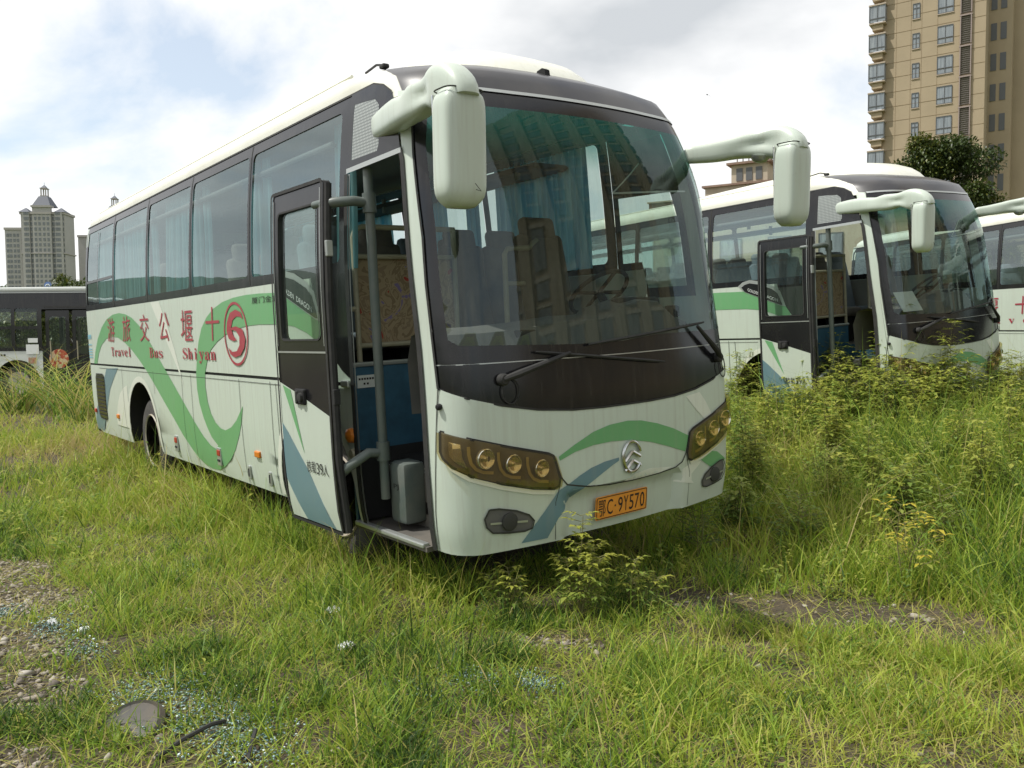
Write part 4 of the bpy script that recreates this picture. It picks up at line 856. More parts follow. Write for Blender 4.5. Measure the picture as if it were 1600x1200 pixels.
m = bpy.data.materials.new('trodden soil and gravel'); m.use_nodes = True; t = m.node_tree; b = t.nodes['Principled BSDF']; l = t.links.new; n = t.nodes.new
tc = n('ShaderNodeTexCoord'); vo = n('ShaderNodeTexVoronoi'); vo.inputs['Scale'].default_value = 34; l(tc.outputs['Object'], vo.inputs[0])
nz = n('ShaderNodeTexNoise'); nz.inputs['Scale'].default_value = 1.4; nz.inputs['Detail'].default_value = 9; nz.inputs['Roughness'].default_value = .7; l(tc.outputs['Object'], nz.inputs[0])
cr = n('ShaderNodeValToRGB'); e = cr.color_ramp.elements; e[0].position = .3; e[0].color = (.038, .030, .018, 1); e[1].position = .74; e[1].color = (.17, .13, .085, 1); x = e.new(.52); x.color = (.085, .066, .040, 1)
l(nz.outputs[0], cr.inputs[0]); mx = n('ShaderNodeMix'); mx.data_type = 'RGBA'; mx.blend_type = 'MULTIPLY'; mx.inputs[0].default_value = .55; l(cr.outputs[0], mx.inputs[6]); vr = n('ShaderNodeMapRange'); vr.inputs[1].default_value = 0; vr.inputs[2].default_value = .6; vr.inputs[3].default_value = 1.15; vr.inputs[4].default_value = .35; l(vo.outputs['Distance'], vr.inputs[0]); l(vr.outputs[0], mx.inputs[7])
far = n('ShaderNodeVectorMath'); far.operation = 'LENGTH'; l(tc.outputs['Object'], far.inputs[0]); fr = n('ShaderNodeMapRange'); fr.inputs[1].default_value = 18; fr.inputs[2].default_value = 42; l(far.outputs['Value'], fr.inputs[0])
m2 = n('ShaderNodeMix'); m2.data_type = 'RGBA'; l(fr.outputs[0], m2.inputs[0]); l(mx.outputs[2], m2.inputs[6])
gcr = n('ShaderNodeValToRGB'); gcr.color_ramp.elements[0].color = (.05, .08, .015, 1); gcr.color_ramp.elements[1].color = (.16, .18, .045, 1); l(nz.outputs[0], gcr.inputs[0]); l(gcr.outputs[0], m2.inputs[7])
l(m2.outputs[2], b.inputs['Base Color']); b.inputs['Roughness'].default_value = .95
bp = n('ShaderNodeBump'); bp.inputs['Strength'].default_value = .6; bp.inputs['Distance'].default_value = .02; l(vo.outputs['Distance'], bp.inputs['Height']); l(bp.outputs[0], b.inputs['Normal'])
M_SOIL = m
def axis(c, fine, r0, far):
    a = list(np.arange(c - r0, c + r0 + 1e-6, fine)); k = fine; lo, hi = a[0], a[-1]
    while hi < c + far: k *= 1.22; hi += k; lo -= k; a = [lo] + a + [hi]
    return np.array(a)
gx = axis(0, .16, 9, 3000); gy = axis(0, .16, 9, 3000); GX, GY = np.meshgrid(gx, gy, indexing='ij'); GZ = gz(GX, GY)
nx_, ny_ = GX.shape; V = np.stack([GX, GY, GZ], -1).reshape(-1, 3); I = np.arange(nx_ * ny_).reshape(nx_, ny_)
F = np.stack([I[:-1, :-1], I[1:, :-1], I[1:, 1:], I[:-1, 1:]], -1).reshape(-1, 4)
def npmesh(name, V, loops, starts, totals, mats, mi=None, attr=None, smooth=False):
    me = bpy.data.meshes.new(name); me.vertices.add(len(V)); me.vertices.foreach_set('co', np.ascontiguousarray(V, np.float32).ravel())
    me.loops.add(len(loops)); me.loops.foreach_set('vertex_index', np.ascontiguousarray(loops, np.int32)); me.polygons.add(len(starts))
    me.polygons.foreach_set('loop_start', np.ascontiguousarray(starts, np.int32)); me.polygons.foreach_set('loop_total', np.ascontiguousarray(totals, np.int32))
    for q in mats: me.materials.append(q)
    if mi is not None: me.polygons.foreach_set('material_index', np.ascontiguousarray(mi, np.int32))
    if attr is not None:
        at = me.attributes.new('tint', 'FLOAT', 'POINT'); at.data.foreach_set('value', np.ascontiguousarray(attr, np.float32))
    me.update(calc_edges=True)
    if smooth: me.shade_smooth()
    return me
def quads(name, V, F, mats, attr=None, smooth=False): return npmesh(name, V, F.ravel(), np.arange(len(F)) * F.shape[1], np.full(len(F), F.shape[1]), mats, None, attr, smooth)
go = link('ground', quads('ground', V, F, [M_SOIL], smooth=True)); tag(go, kind='structure')

# ------------------------------------------------------------------ leaf material: colour by a per-plant tint, light passes through
def leafmat(name, stops, trans=.35, rough=.55):
    m = bpy.data.materials.new(name); m.use_nodes = True; t = m.node_tree; t.nodes.clear(); l = t.links.new; n = t.nodes.new
    o = n('ShaderNodeOutputMaterial'); at = n('ShaderNodeAttribute'); at.attribute_name = 'tint'; r = n('ShaderNodeValToRGB'); e = r.color_ramp.elements
    e[0].position, e[0].color = stops[0][0], (*stops[0][1], 1); e[1].position, e[1].color = stops[-1][0], (*stops[-1][1], 1)
    for p, c in stops[1:-1]: x = e.new(p); x.color = (*c, 1)
    l(at.outputs['Fac'], r.inputs[0]); p = n('ShaderNodeBsdfPrincipled'); p.inputs['Roughness'].default_value = rough; p.inputs['Specular IOR Level'].default_value = .35; l(r.outputs[0], p.inputs['Base Color'])
    tr = n('ShaderNodeBsdfTranslucent'); l(r.outputs[0], tr.inputs[0]); ms = n('ShaderNodeMixShader'); ms.inputs[0].default_value = trans; l(p.outputs[0], ms.inputs[1]); l(tr.outputs[0], ms.inputs[2]); l(ms.outputs[0], o.inputs[0])
    return m
M_GRASS = leafmat('meadow grass', [(0, (.46, .38, .16)), (.16, (.44, .43, .10)), (.34, (.40, .47, .06)), (.6, (.24, .37, .04)), (.82, (.10, .19, .03)), (1, (.04, .085, .02))], .42)
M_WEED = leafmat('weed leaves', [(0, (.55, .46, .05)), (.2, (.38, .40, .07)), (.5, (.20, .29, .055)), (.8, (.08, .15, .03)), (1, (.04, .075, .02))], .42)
M_LEAF = leafmat('tree leaves', [(0, (.17, .17, .03)), (.4, (.07, .10, .025)), (1, (.022, .04, .013))], .25, .4)
M_STEM = mat('plant stem', (.14, .15, .05), .8, noise=.6, nscale=20, col2=(.16, .10, .05))
M_BARK = mat('tree bark', (.10, .08, .06), .95, noise=.7, nscale=9, col2=(.05, .04, .03), bump=.5)

def blades(P, H, W, lean, dirn, tint, curl, seg=3):
    """curved tapered grass blades as one vertex / face array"""
    n = len(P); T = np.linspace(0, 1, seg + 1); az = RNG.uniform(0, 2 * np.pi, n); sx, sy = np.cos(az), np.sin(az); dx, dy = np.cos(dirn), np.sin(dirn)
    vs = []
    for k, t in enumerate(T):
        out_ = lean * t * H + curl * H * t * t; up_ = H * (t - .38 * curl * t * t * t)
        c = np.stack([P[:, 0] + dx * out_, P[:, 1] + dy * out_, P[:, 2] + up_], -1); wd = W * (1 - t) ** .7 * .5 if k < seg else None
        if k < seg: s = np.stack([sx * wd, sy * wd, 0 * wd], -1); vs += [c - s, c + s]
        else: vs += [c]
    V = np.stack(vs, 1); nv = 2 * seg + 1; base = (np.arange(n) * nv)[:, None]
    q = np.array([[2 * k, 2 * k + 1, 2 * k + 3, 2 * k + 2] for k in range(seg - 1)]); tri = np.array([2 * seg - 2, 2 * seg - 1, 2 * seg])
    lp = np.concatenate([(base[:, :, None] + q[None]).reshape(n, -1), base + tri[None]], 1); tot = np.tile([4] * (seg - 1) + [3], n)
    return V.reshape(-1, 3), lp.ravel(), tot, np.repeat(tint, nv)
def join(parts):
    Vs, Ls, Ts, As = [], [], [], []; k = 0
    for V, L_, T, A in parts: Vs.append(V); Ls.append(L_ + k); Ts.append(T); As.append(A); k += len(V)
    T = np.concatenate(Ts); return np.concatenate(Vs), np.concatenate(Ls), np.concatenate([[0], np.cumsum(T)[:-1]]), T, np.concatenate(As)
C0 = np.array(CAM_LOC[:2]); FH = math.atan2(CAM_F.y, CAM_F.x)
def sector(n, r0, r1, half=R(40)):
    r = np.sqrt(RNG.uniform(r0 * r0, r1 * r1, n)); a = FH + RNG.uniform(-half, half, n); return C0[0] + r * np.cos(a), C0[1] + r * np.sin(a), r
def under(x, y):
    """1 below a coach"""
    o = np.zeros(len(x), bool)
    for ob, mg in ((coach, .0), (coach2, .0), (coach3, .0)):
        mi_ = np.array(ob.matrix_basis.inverted()); X = mi_[0, 0] * x + mi_[0, 1] * y + mi_[0, 3]; Y = mi_[1, 0] * x + mi_[1, 1] * y + mi_[1, 3]
        o |= (X > -9.0) & (X < -1.0) & (np.abs(Y) < 1.0)
    return o
def hgt(x, y):
    """height of the sward: short on the left, knee to hip high on the right"""
    right = sstep(-1.0, 3.0, (x - 3.6) * .615 + (y + 3.8) * .788 - .6) * sstep(4.0, 8.0, np.hypot(x - 3.6, y + 3.8)); h = .05 + .13 * fbm(x * 1.3, y * 1.3, 31) ** 1.3 + .10 * sstep(5.5, 11, np.hypot(x - 3.6, y + 3.8)) + .17 * sstep(-2.0, -1.25, y) * (1 - sstep(-1.0, -.6, y)) * (1 - sstep(-.4, .1, x)) * sstep(-12, -9, x)
    return h + right * (.20 + .36 * fbm(x * .7, y * .7, 33))
GP = []
def sow(n, r0, r1, hs, ws, thick=1., seg=3, half=R(42)):
    x, y, r = sector(n, r0, r1, half); keep = ~under(x, y); br = bare(x, y); clump = fbm(x * 3.1, y * 3.1, 40); big = fbm(x * .55, y * .55, 41)
    den = (1 - .93 * br) * np.clip(.02 + 3.0 * (clump - .355), .07, 1) * thick; keep &= RNG.random(n) < den; x, y, r, br, clump, big = [a[keep] for a in (x, y, r, br, clump, big)]
    n = len(x); H = hgt(x, y) * RNG.lognormal(-.1, .38, n) * hs * (1 - .55 * br); W = RNG.uniform(.6, 1.3, n) * ws * (1 + .10 * np.maximum(r - 4, 0)); P = np.stack([x, y, gz(x, y) - .01], -1)
    dist = (x - 3.6) * .615 + (y + 3.8) * .788
    tint = .37 + 1.4 * (big - .5) + .95 * (clump - .5) + RNG.normal(0, .20, n) - .12 * sstep(6, 16, r) * (dist < 1) + .10 * br; tint = np.where(RNG.random(n) < .08, RNG.uniform(0, .22, n), tint)
    lean = RNG.uniform(.0, .55, n); curl = RNG.uniform(.05, .95, n) ** 1.3
    GP.append(blades(P, H, W, lean, RNG.uniform(0, 2 * np.pi, n), np.clip(tint, 0, 1), curl, seg))
sow(120000, 1.3, 4.6, .92, .0085, half=R(58)); sow(165000, 4.4, 9.0, 1.0, .0078, half=R(46)); sow(120000, 8.8, 16, 1.05, .0075, seg=2); sow(80000, 15.5, 34, 1.25, .009, seg=2)
# flat short undergrowth between the tufts
x, y, r = sector(110000, 1.3, 10, R(50)); k = ~under(x, y) & (RNG.random(len(x)) > bare(x, y) * .9); x, y, r = x[k], y[k], r[k]; n = len(x)
GP.append(blades(np.stack([x, y, gz(x, y) - .01], -1), RNG.uniform(.04, .10, n), RNG.uniform(.004, .009, n), RNG.uniform(.6, 2.2, n), RNG.uniform(0, 6.28, n), np.clip(RNG.normal(.36, .22, n), 0, 1), RNG.uniform(.2, 1, n), 2))
# tall upright grass on the right
x, y, r = sector(60000, 5.0, 15, R(42)); dd = (x - 3.6) * .615 + (y + 3.8) * .788; k = ~under(x, y) & (dd > .4) & (RNG.random(len(x)) < np.clip(3 * (fbm(x * 2.1, y * 2.1, 44) - .36), 0, 1)) & (bare(x, y) < .4); x, y, r = x[k], y[k], r[k]; n = len(x)
GP.append(blades(np.stack([x, y, gz(x, y) - .01], -1), np.minimum(hgt(x, y) * RNG.uniform(1.0, 1.55, n), .85), RNG.uniform(.006, .012, n) * (1 + .05 * r), RNG.uniform(0, .28, n), RNG.uniform(0, 6.28, n), np.clip(RNG.normal(.50, .17, n), 0, 1), RNG.uniform(.05, .7, n), 3))
# dead stems and thatch lying flat
x, y, r = sector(60000, 1.3, 11, R(50)); k = (RNG.random(len(x)) < .30 + .7 * bare(x, y)) & (fbm(x * 1.6, y * 1.6, 61) > .40); x, y, r = x[k], y[k], r[k]; n = len(x)
GP.append(blades(np.stack([x, y, gz(x, y) + .004], -1), RNG.uniform(.02, .05, n), RNG.uniform(.003, .006, n), RNG.uniform(1.5, 5.5, n), RNG.uniform(0, 6.28, n), RNG.uniform(0, .13, n), RNG.uniform(.2, 1.2, n), 3))
# seed-bearing straws standing over the grass on the right
x, y, r = sector(9000, 3.2, 20); dd = (x - 3.6) * .615 + (y + 3.8) * .788; k = ~under(x, y) & (RNG.random(len(x)) < np.where(dd > .3, .6, .10)); x, y = x[k], y[k]; n = len(x)
GP.append(blades(np.stack([x, y, gz(x, y)], -1), hgt(x, y) * RNG.uniform(1.2, 1.9, n), np.full(n, .0045), RNG.uniform(0, .4, n), RNG.uniform(0, 6.28, n), RNG.uniform(.02, .40, n), RNG.uniform(.1, .9, n), 3))
V, Lp, St, To, At = join(GP); g = link('grass', npmesh('grass', V, Lp, St, To, [M_GRASS], None, At)); tag(g, kind='stuff')
print('grass verts', len(V))

# leafy low weeds mixed into the sward: many small leaves on short stalks
def leaves(P, D, S, tint, width=.42):
    """pointed folded leaves: base P, direction D, length S"""
    n = len(P); D = D / np.linalg.norm(D, axis=1, keepdims=True); up = np.array([0, 0, 1.]); sd_ = np.cross(D, up); sd_ /= np.maximum(np.linalg.norm(sd_, axis=1, keepdims=True), 1e-6); nn = np.cross(sd_, D)
    w_ = (S * width * .5)[:, None]; s = S[:, None]; a = P; b_ = P + D * s * .42 + sd_ * w_ + nn * w_ * .35; c = P + D * s * .42 - sd_ * w_ + nn * w_ * .35; d = P + D * s - nn * s * .12; m_ = P + D * s * .45
    V = np.stack([a, b_, m_, c, d], 1).reshape(-1, 3); base = (np.arange(n) * 5)[:, None]; lp = np.concatenate([base + np.array([0, 1, 2]), base + np.array([0, 2, 3]), base + np.array([1, 4, 2]), base + np.array([2, 4, 3])], 1)
    return V, lp.ravel(), np.full(4 * n, 3), np.repeat(tint, 5)
def herb_points(n, r0, r1, pr, pl):
    x, y, r = sector(n, r0, r1); dd = (x - 3.6) * .615 + (y + 3.8) * .788; pat = fbm(x * 1.1, y * 1.1, 55); p = np.where(dd > .0, pr, pl) * np.clip((pat - .38) * 4, 0, 1); k = ~under(x, y) & (RNG.random(n) < p) & (bare(x, y) < .6); return x[k], y[k]
x, y = herb_points(12500, 2.6, 20, .95, .26); PP, DD, SS, TT = [], [], [], []
for px_, py_ in zip(x, y):
    dd_ = (px_ - 3.6) * .615 + (py_ + 3.8) * .788; h = (float(hgt(np.array([px_]), np.array([py_]))[0]) + (.10 if dd_ > .3 else 0)) * random.uniform(.5, 1.3); z = float(gz(px_, py_)); tn = random.uniform(.25, .8); lx, ly = random.gauss(0, .12), random.gauss(0, .12); big_ = dd_ > .3 and random.random() < .18
    rc_ = math.hypot(px_ - 3.6, py_ + 3.8); big_ = big_ and rc_ > 5.2; h *= .5 + .5 * min(1, max(0, (rc_ - 4) / 3)); tn += .18 * (rc_ < 5.5)
    m_n = random.randint(18, 34) if big_ else random.randint(7, 14); h *= 1.25 if big_ else 1
    for i in range(m_n):
        t = (i + 1) / m_n; a = i * 2.4 + random.random(); PP.append((px_ + lx * t * h, py_ + ly * t * h, z + h * t * random.uniform(.85, 1.1))); DD.append((math.cos(a), math.sin(a), random.uniform(-.2, .6))); SS.append(random.uniform(.045, .10) * (1.25 - .5 * t if big_ else 1) * (.38 + .62 * min(1, max(0, (rc_ - 4.2) / 3)))); TT.append(min(1, max(.2, tn - .3 * t + random.gauss(0, .08))))
V, Lp, To, At = leaves(np.array(PP), np.array(DD), np.array(SS), np.array(TT)); St = np.concatenate([[0], np.cumsum(To)[:-1]])
g = link('ground_cover', npmesh('ground_cover', V, Lp, St, To, [M_WEED], None, At)); tag(g, kind='stuff')

# ------------------------------------------------------------------ gravel and broken glass
def scatter(name, pts, size, mats, flat=.6, jit=.45):
    ico = bmesh.new(); bmesh.ops.create_icosphere(ico, subdivisions=1, radius=1); B = np.array([v.co[:] for v in ico.verts]); Fc = np.array([[v.index for v in f.verts] for f in ico.faces]); ico.free()
    n = len(pts); a = RNG.uniform(0, 6.28, n); S = size[:, None, None] * np.stack([RNG.uniform(.7, 1.3, n), RNG.uniform(.55, 1.1, n), RNG.uniform(.35, .8, n) * flat / .6], -1)[:, None, :]
    Q = B[None] * (1 + RNG.uniform(-jit, jit, (n, len(B), 1))) * S; ca, sa = np.cos(a)[:, None], np.sin(a)[:, None]; Q = np.stack([Q[..., 0] * ca - Q[..., 1] * sa, Q[..., 0] * sa + Q[..., 1] * ca, Q[..., 2]], -1) + pts[:, None]
    Fa = (np.arange(n) * len(B))[:, None, None] + Fc[None]; return quads(name, Q.reshape(-1, 3), Fa.reshape(-1, 3), mats, np.repeat(RNG.random(n), len(B)))
def stonemat(name, stops, rough=.9):
    m = bpy.data.materials.new(name); m.use_nodes = True; t = m.node_tree; b = t.nodes['Principled BSDF']; at = t.nodes.new('ShaderNodeAttribute'); at.attribute_name = 'tint'; r = t.nodes.new('ShaderNodeValToRGB'); e = r.color_ramp.elements
    e[0].position, e[0].color = stops[0][0], (*stops[0][1], 1); e[1].position, e[1].color = stops[-1][0], (*stops[-1][1], 1)
    for p, c in stops[1:-1]: x = e.new(p); x.color = (*c, 1)
    t.links.new(at.outputs['Fac'], r.inputs[0]); t.links.new(r.outputs[0], b.inputs['Base Color']); b.inputs['Roughness'].default_value = rough; return m
M_STONE = stonemat('gravel stones', [(0, (.12, .10, .085)), (.4, (.22, .19, .155)), (.8, (.31, .27, .22)), (1, (.42, .39, .34))])
x, y, r = sector(150000, 1.3, 9, R(56)); k = (RNG.random(len(x)) < bare(x, y, STONY) ** 1.2 * .75 + bare(x, y) * .05 + .012) & ~under(x, y); x, y = x[k], y[k]
sz = RNG.lognormal(math.log(.0095), .45, len(x)); gv = link('gravel', scatter('gravel', np.stack([x, y, gz(x, y) + sz * .25], -1), sz, [M_STONE])); tag(gv, kind='stuff')
M_SHARD = stonemat('broken tinted glass', [(0, (.05, .09, .09)), (.5, (.15, .25, .24)), (.9, (.30, .42, .40)), (1, (.8, .88, .86))], .15)
pts = []
for u, v, a, nn in ((90, 985, .16, 380), (140, 1020, .10, 160), (330, 1120, .24, 700), (270, 1085, .2, 420), (380, 1170, .22, 600), (205, 1095, .14, 240), (735, 1060, .13, 420), (835, 1070, .10, 420), (515, 968, .10, 160), (8, 960, .10, 160), (300, 890, .12, 120), (640, 1080, .12, 120)):
    p = gp(u, v); nn = int(nn * 1.05); q = RNG.normal(0, a * .8, (nn, 2)) * np.array([1, .6]); pts.append(np.stack([p.x + q[:, 0], p.y + q[:, 1], gz(p.x + q[:, 0], p.y + q[:, 1]) + RNG.uniform(.008, .03, nn)], -1))
pts = np.concatenate(pts); sh = link('glass_fragments', scatter('glass_fragments', pts, RNG.uniform(.003, .0075, len(pts)), [M_SHARD], .6, .5)); tag(sh, kind='stuff')

# ------------------------------------------------------------------ litter lying in the grass
def litter(name, label, cat, u, v, fn, dz=.0, rz=0):
    p = gp(u, v); o = fn().build(name, None, R(40)); o.location = (p.x, p.y, p.z + dz); o.rotation_euler = (0, 0, rz); tag(o, label, cat); return o
M_WHITEP = mat('white plastic shard', (.74, .76, .76), .45, noise=.2, nscale=20)
def shell(w_, d_, h_, mt, n=7):
    q = MB(); vs = []
    for i in range(n + 1):
        for j in range(n + 1): a, c = i / n * 2 - 1, j / n * 2 - 1; vs.append((a * w_ * (1 + .2 * math.sin(3 * c)), c * d_ * (1 + .15 * math.sin(4 * a + 1)), h_ * (1 - .6 * a * a - .4 * c * c) + .01 * math.sin(9 * a + 5 * c)))
    f = [(i * (n + 1) + j, (i + 1) * (n + 1) + j, (i + 1) * (n + 1) + j + 1, i * (n + 1) + j + 1) for i in range(n) for j in range(n)]; k = len(vs)
    q.add(vs + [(x, y, z - .008) for x, y, z in vs], f + [tuple(x + k for x in g[::-1]) for g in f], mt); return q
litter('plastic_shard', 'large curved white plastic shard lying in the grass in front of the open coach door', 'plastic shard', 521, 962, lambda: shell(.05, .035, .03, M_WHITEP), .02, .4)
litter('plastic_shard', 'small white plastic shard showing alone between grass blades, nearest the camera', 'plastic shard', 542, 1022, lambda: shell(.04, .025, .03, M_WHITEP), .03, 1.2)
litter('plastic_shard', 'flat white plastic shard on the gravel at the left edge', 'plastic shard', 82, 978, lambda: shell(.035, .02, .015, M_WHITEP), .02, .2)
litter('plastic_shard', 'round white plastic shard beside the gravel at left, just in the grass', 'plastic shard', 132, 990, lambda: shell(.028, .022, .012, M_WHITEP), .02, 2.)
def hubcap():
    q = MB(); q.lathe([(.135, -.03), (.14, .0), (.125, .018), (.118, .008), (.06, .016), (.001, .02)], (0, 0, 0), (.25, -.35, 1), mat('grey round cover', (.06, .058, .05), .45, noise=.7, nscale=9, col2=(.11, .09, .065)), 36); return q
litter('round_cover', 'round grey lamp cover half sunk in the grass at bottom left', 'lamp cover', 203, 1140, hubcap, .012)
def strip(pts): return lambda: MB().tube(pts, .009, M_RUB, 6)
a = gp(245, 1192); c = gp(352, 1138); d_ = c - a; litter('rubber_strip', 'long black rubber window strip lying across the broken glass at bottom left', 'rubber strip', 245, 1192, strip([(0, 0, .02), tuple(d_ * .35 + Vector((0, 0, .04))), tuple(d_ * .7 + Vector((.0, .02, .05))), tuple(d_ + Vector((0, 0, .03)))]))
a = gp(388, 1196); c = gp(400, 1160); d_ = c - a; litter('rubber_strip', 'short black rubber strip right of the long one at the bottom edge', 'rubber strip', 388, 1196, strip([(0, 0, .02), tuple(d_ * .5 + Vector((0, 0, .04))), tuple(d_ + Vector((0, 0, .05)))]))

# ------------------------------------------------------------------ weeds that stand out, each a plant of its own
def weed(h, seed, nb=9, leaf=.075, tint=.3, wid=1., spread=.5):
    rnd = random.Random(seed); st = MB(); PP, DD, SS, TT = [], [], [], []; stems = [((0, 0), 1.0)] + [((rnd.gauss(0, .10), rnd.gauss(0, .10)), rnd.uniform(.55, .9)) for _ in range(nb // 4)]
    for (lx, ly), k in stems:
        H = h * k; pth = [(lx * t * spread * 2 + .02 * math.sin(5 * t + seed), ly * t * spread * 2, H * t) for t in [i / 6 for i in range(7)]]; st.tube(pth, [.006 * (1 - .7 * i / 6) for i in range(7)], M_STEM, 5)
        for i in range(nb):
            t = .22 + .78 * (i + 1) / nb; x0 = lx * t * spread * 2; y0 = ly * t * spread * 2; a = i * 2.4 + rnd.random(); ln = leaf * (1.9 - 1.1 * t) * 2.2 * wid
            for sgn in (0, math.pi):
                ca, sa = math.cos(a + sgn), math.sin(a + sgn); dz = rnd.uniform(.15, .6); st.tube([(x0, y0, H * t), (x0 + ca * ln, y0 + sa * ln, H * t + ln * dz)], .0022, M_STEM, 3, cap=False)
                for q in range(5):
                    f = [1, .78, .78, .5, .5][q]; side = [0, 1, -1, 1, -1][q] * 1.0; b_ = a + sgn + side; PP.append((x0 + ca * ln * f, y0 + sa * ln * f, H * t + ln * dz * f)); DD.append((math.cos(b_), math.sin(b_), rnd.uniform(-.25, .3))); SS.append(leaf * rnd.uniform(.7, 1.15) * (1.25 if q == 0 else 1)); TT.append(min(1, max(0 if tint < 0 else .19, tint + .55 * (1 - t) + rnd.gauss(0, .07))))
    lf = leaves(np.array(PP), np.array(DD), np.array(SS), np.array(TT)); To = lf[2]; me = npmesh('foliage', lf[0], lf[1], np.concatenate([[0], np.cumsum(To)[:-1]]), To, [M_WEED], None, lf[3]); return st, me
WP = {}
def plant(name, label, cat, pos, kind, h, seed, group=None, rz=0., **kw):
    key = (kind, round(h, 2), seed)
    r = empty(name, pos, rz); tag(r, label, cat, group)
    if key not in WP:
        st, me = weed(h, seed, **kw); so_ = st.build('stem', r); link('foliage', me, r); WP[key] = (so_.data, me)
    else: link('stem', WP[key][0], r); link('foliage', WP[key][1], r)
    return r
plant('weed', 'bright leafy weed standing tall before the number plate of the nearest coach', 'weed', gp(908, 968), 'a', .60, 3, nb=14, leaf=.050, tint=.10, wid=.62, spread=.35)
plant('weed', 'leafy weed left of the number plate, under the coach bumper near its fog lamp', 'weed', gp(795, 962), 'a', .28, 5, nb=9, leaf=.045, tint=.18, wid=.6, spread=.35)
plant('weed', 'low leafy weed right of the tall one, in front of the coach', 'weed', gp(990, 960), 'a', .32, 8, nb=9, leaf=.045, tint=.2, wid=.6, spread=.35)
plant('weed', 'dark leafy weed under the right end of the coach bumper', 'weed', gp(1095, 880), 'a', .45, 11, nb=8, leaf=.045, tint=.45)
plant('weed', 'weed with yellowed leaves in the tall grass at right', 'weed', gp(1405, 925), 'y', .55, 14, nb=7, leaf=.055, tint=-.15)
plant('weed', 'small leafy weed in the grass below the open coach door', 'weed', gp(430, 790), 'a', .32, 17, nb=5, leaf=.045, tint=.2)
def spot(u, dist):
    d = CAM_R * ((u - 800) / FPX) + CAM_F; f = Vector((CAM_F.x, CAM_F.y, 0)).normalized(); d = Vector((d.x, d.y, 0)); d = d / d.dot(f); x, y = CAM_LOC.x + d.x * dist, CAM_LOC.y + d.y * dist; return Vector((x, y, float(gz(x, y))))
for i, (u, ds, h) in enumerate(((1296, 11.0, 1.35), (1280, 10.6, 1.0), (1312, 10.3, 1.1), (1345, 10.7, 1.15), (1392, 10.2, 1.72), (1383, 10.6, 1.45), (1402, 9.9, 1.2), (1430, 10.0, 1.15), (1466, 10.0, 1.15), (1486, 9.9, 1.45), (1505, 10.2, 1.0), (1545, 10.6, 1.05), (1575, 11.0, 1.0), (1448, 9.6, .95), (1345, 10.0, .95), (1255, 10.8, .85), (1225, 11.0, .8), (1160, 11.6, 1.1), (1375, 9.7, 1.05), (1412, 9.5, 1.0), (1325, 9.7, .9), (1520, 9.7, .95), (1595, 10.4, 1.1), (1280, 10.0, .85), (1470, 9.4, .9), (1200, 10.5, .7), (1385, 9.2, .9), (1430, 9.2, .85))):
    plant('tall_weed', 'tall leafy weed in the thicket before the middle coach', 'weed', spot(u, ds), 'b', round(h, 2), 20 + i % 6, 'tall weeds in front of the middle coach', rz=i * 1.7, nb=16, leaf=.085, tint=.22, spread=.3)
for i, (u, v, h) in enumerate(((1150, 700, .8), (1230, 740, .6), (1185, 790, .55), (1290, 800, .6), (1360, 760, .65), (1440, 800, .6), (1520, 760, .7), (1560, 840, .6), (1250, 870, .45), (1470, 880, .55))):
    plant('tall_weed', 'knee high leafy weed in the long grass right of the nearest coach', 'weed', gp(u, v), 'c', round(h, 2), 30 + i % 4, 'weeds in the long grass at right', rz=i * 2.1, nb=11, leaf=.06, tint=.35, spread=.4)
rw = random.Random(5)
for i in range(28):
    u = rw.uniform(1150, 1600); ds = rw.uniform(6.2, 9.6); h = rw.uniform(.55, .95) * (.8 + .03 * ds)
    if u < 1260 and ds < 7.2: h *= .75
    plant('tall_weed', 'slender upright weed among the long grass between the nearest and middle coaches', 'weed', spot(u, ds), 'd', round(h, 1), 50 + i % 5, 'slender weeds between the coaches', rz=i * 2.3, nb=12, leaf=.068, tint=.16 + .14 * (i % 3), spread=.3, wid=.5)
# pale reeds by the city bus
def reed(pos, seed, label):
    rnd = random.Random(seed); n = 130; Pn = np.array([[pos[0] + rnd.gauss(0, .22), pos[1] + rnd.gauss(0, .22), pos[2]] for _ in range(n)])
    p = blades(Pn, np.array([rnd.uniform(.9, 1.9) for _ in range(n)]), np.full(n, .028), np.array([rnd.uniform(.1, .6) for _ in range(n)]), np.array([rnd.uniform(0, 6.28) for _ in range(n)]), np.array([rnd.choice((.05, .2, .6, .75, .85)) for _ in range(n)]), np.array([rnd.uniform(.3, 1.2) for _ in range(n)]), 5)
    V, Lp, St, To, At = join([p]); V = V - np.array(pos[:]); o = link('reed_clump', npmesh('reed_clump', V, Lp, St, To, [M_GRASS], None, At)); o.location = pos; tag(o, label, 'reeds')
reed(spot(98, 18.5), 1, 'clump of arching pale reeds in front of the city bus door'); reed(spot(30, 18.8), 4, 'low clump of arching reeds in front of the city bus wheel'); reed(spot(132, 16.5), 6, 'reed clump at the rear corner of the nearest coach')

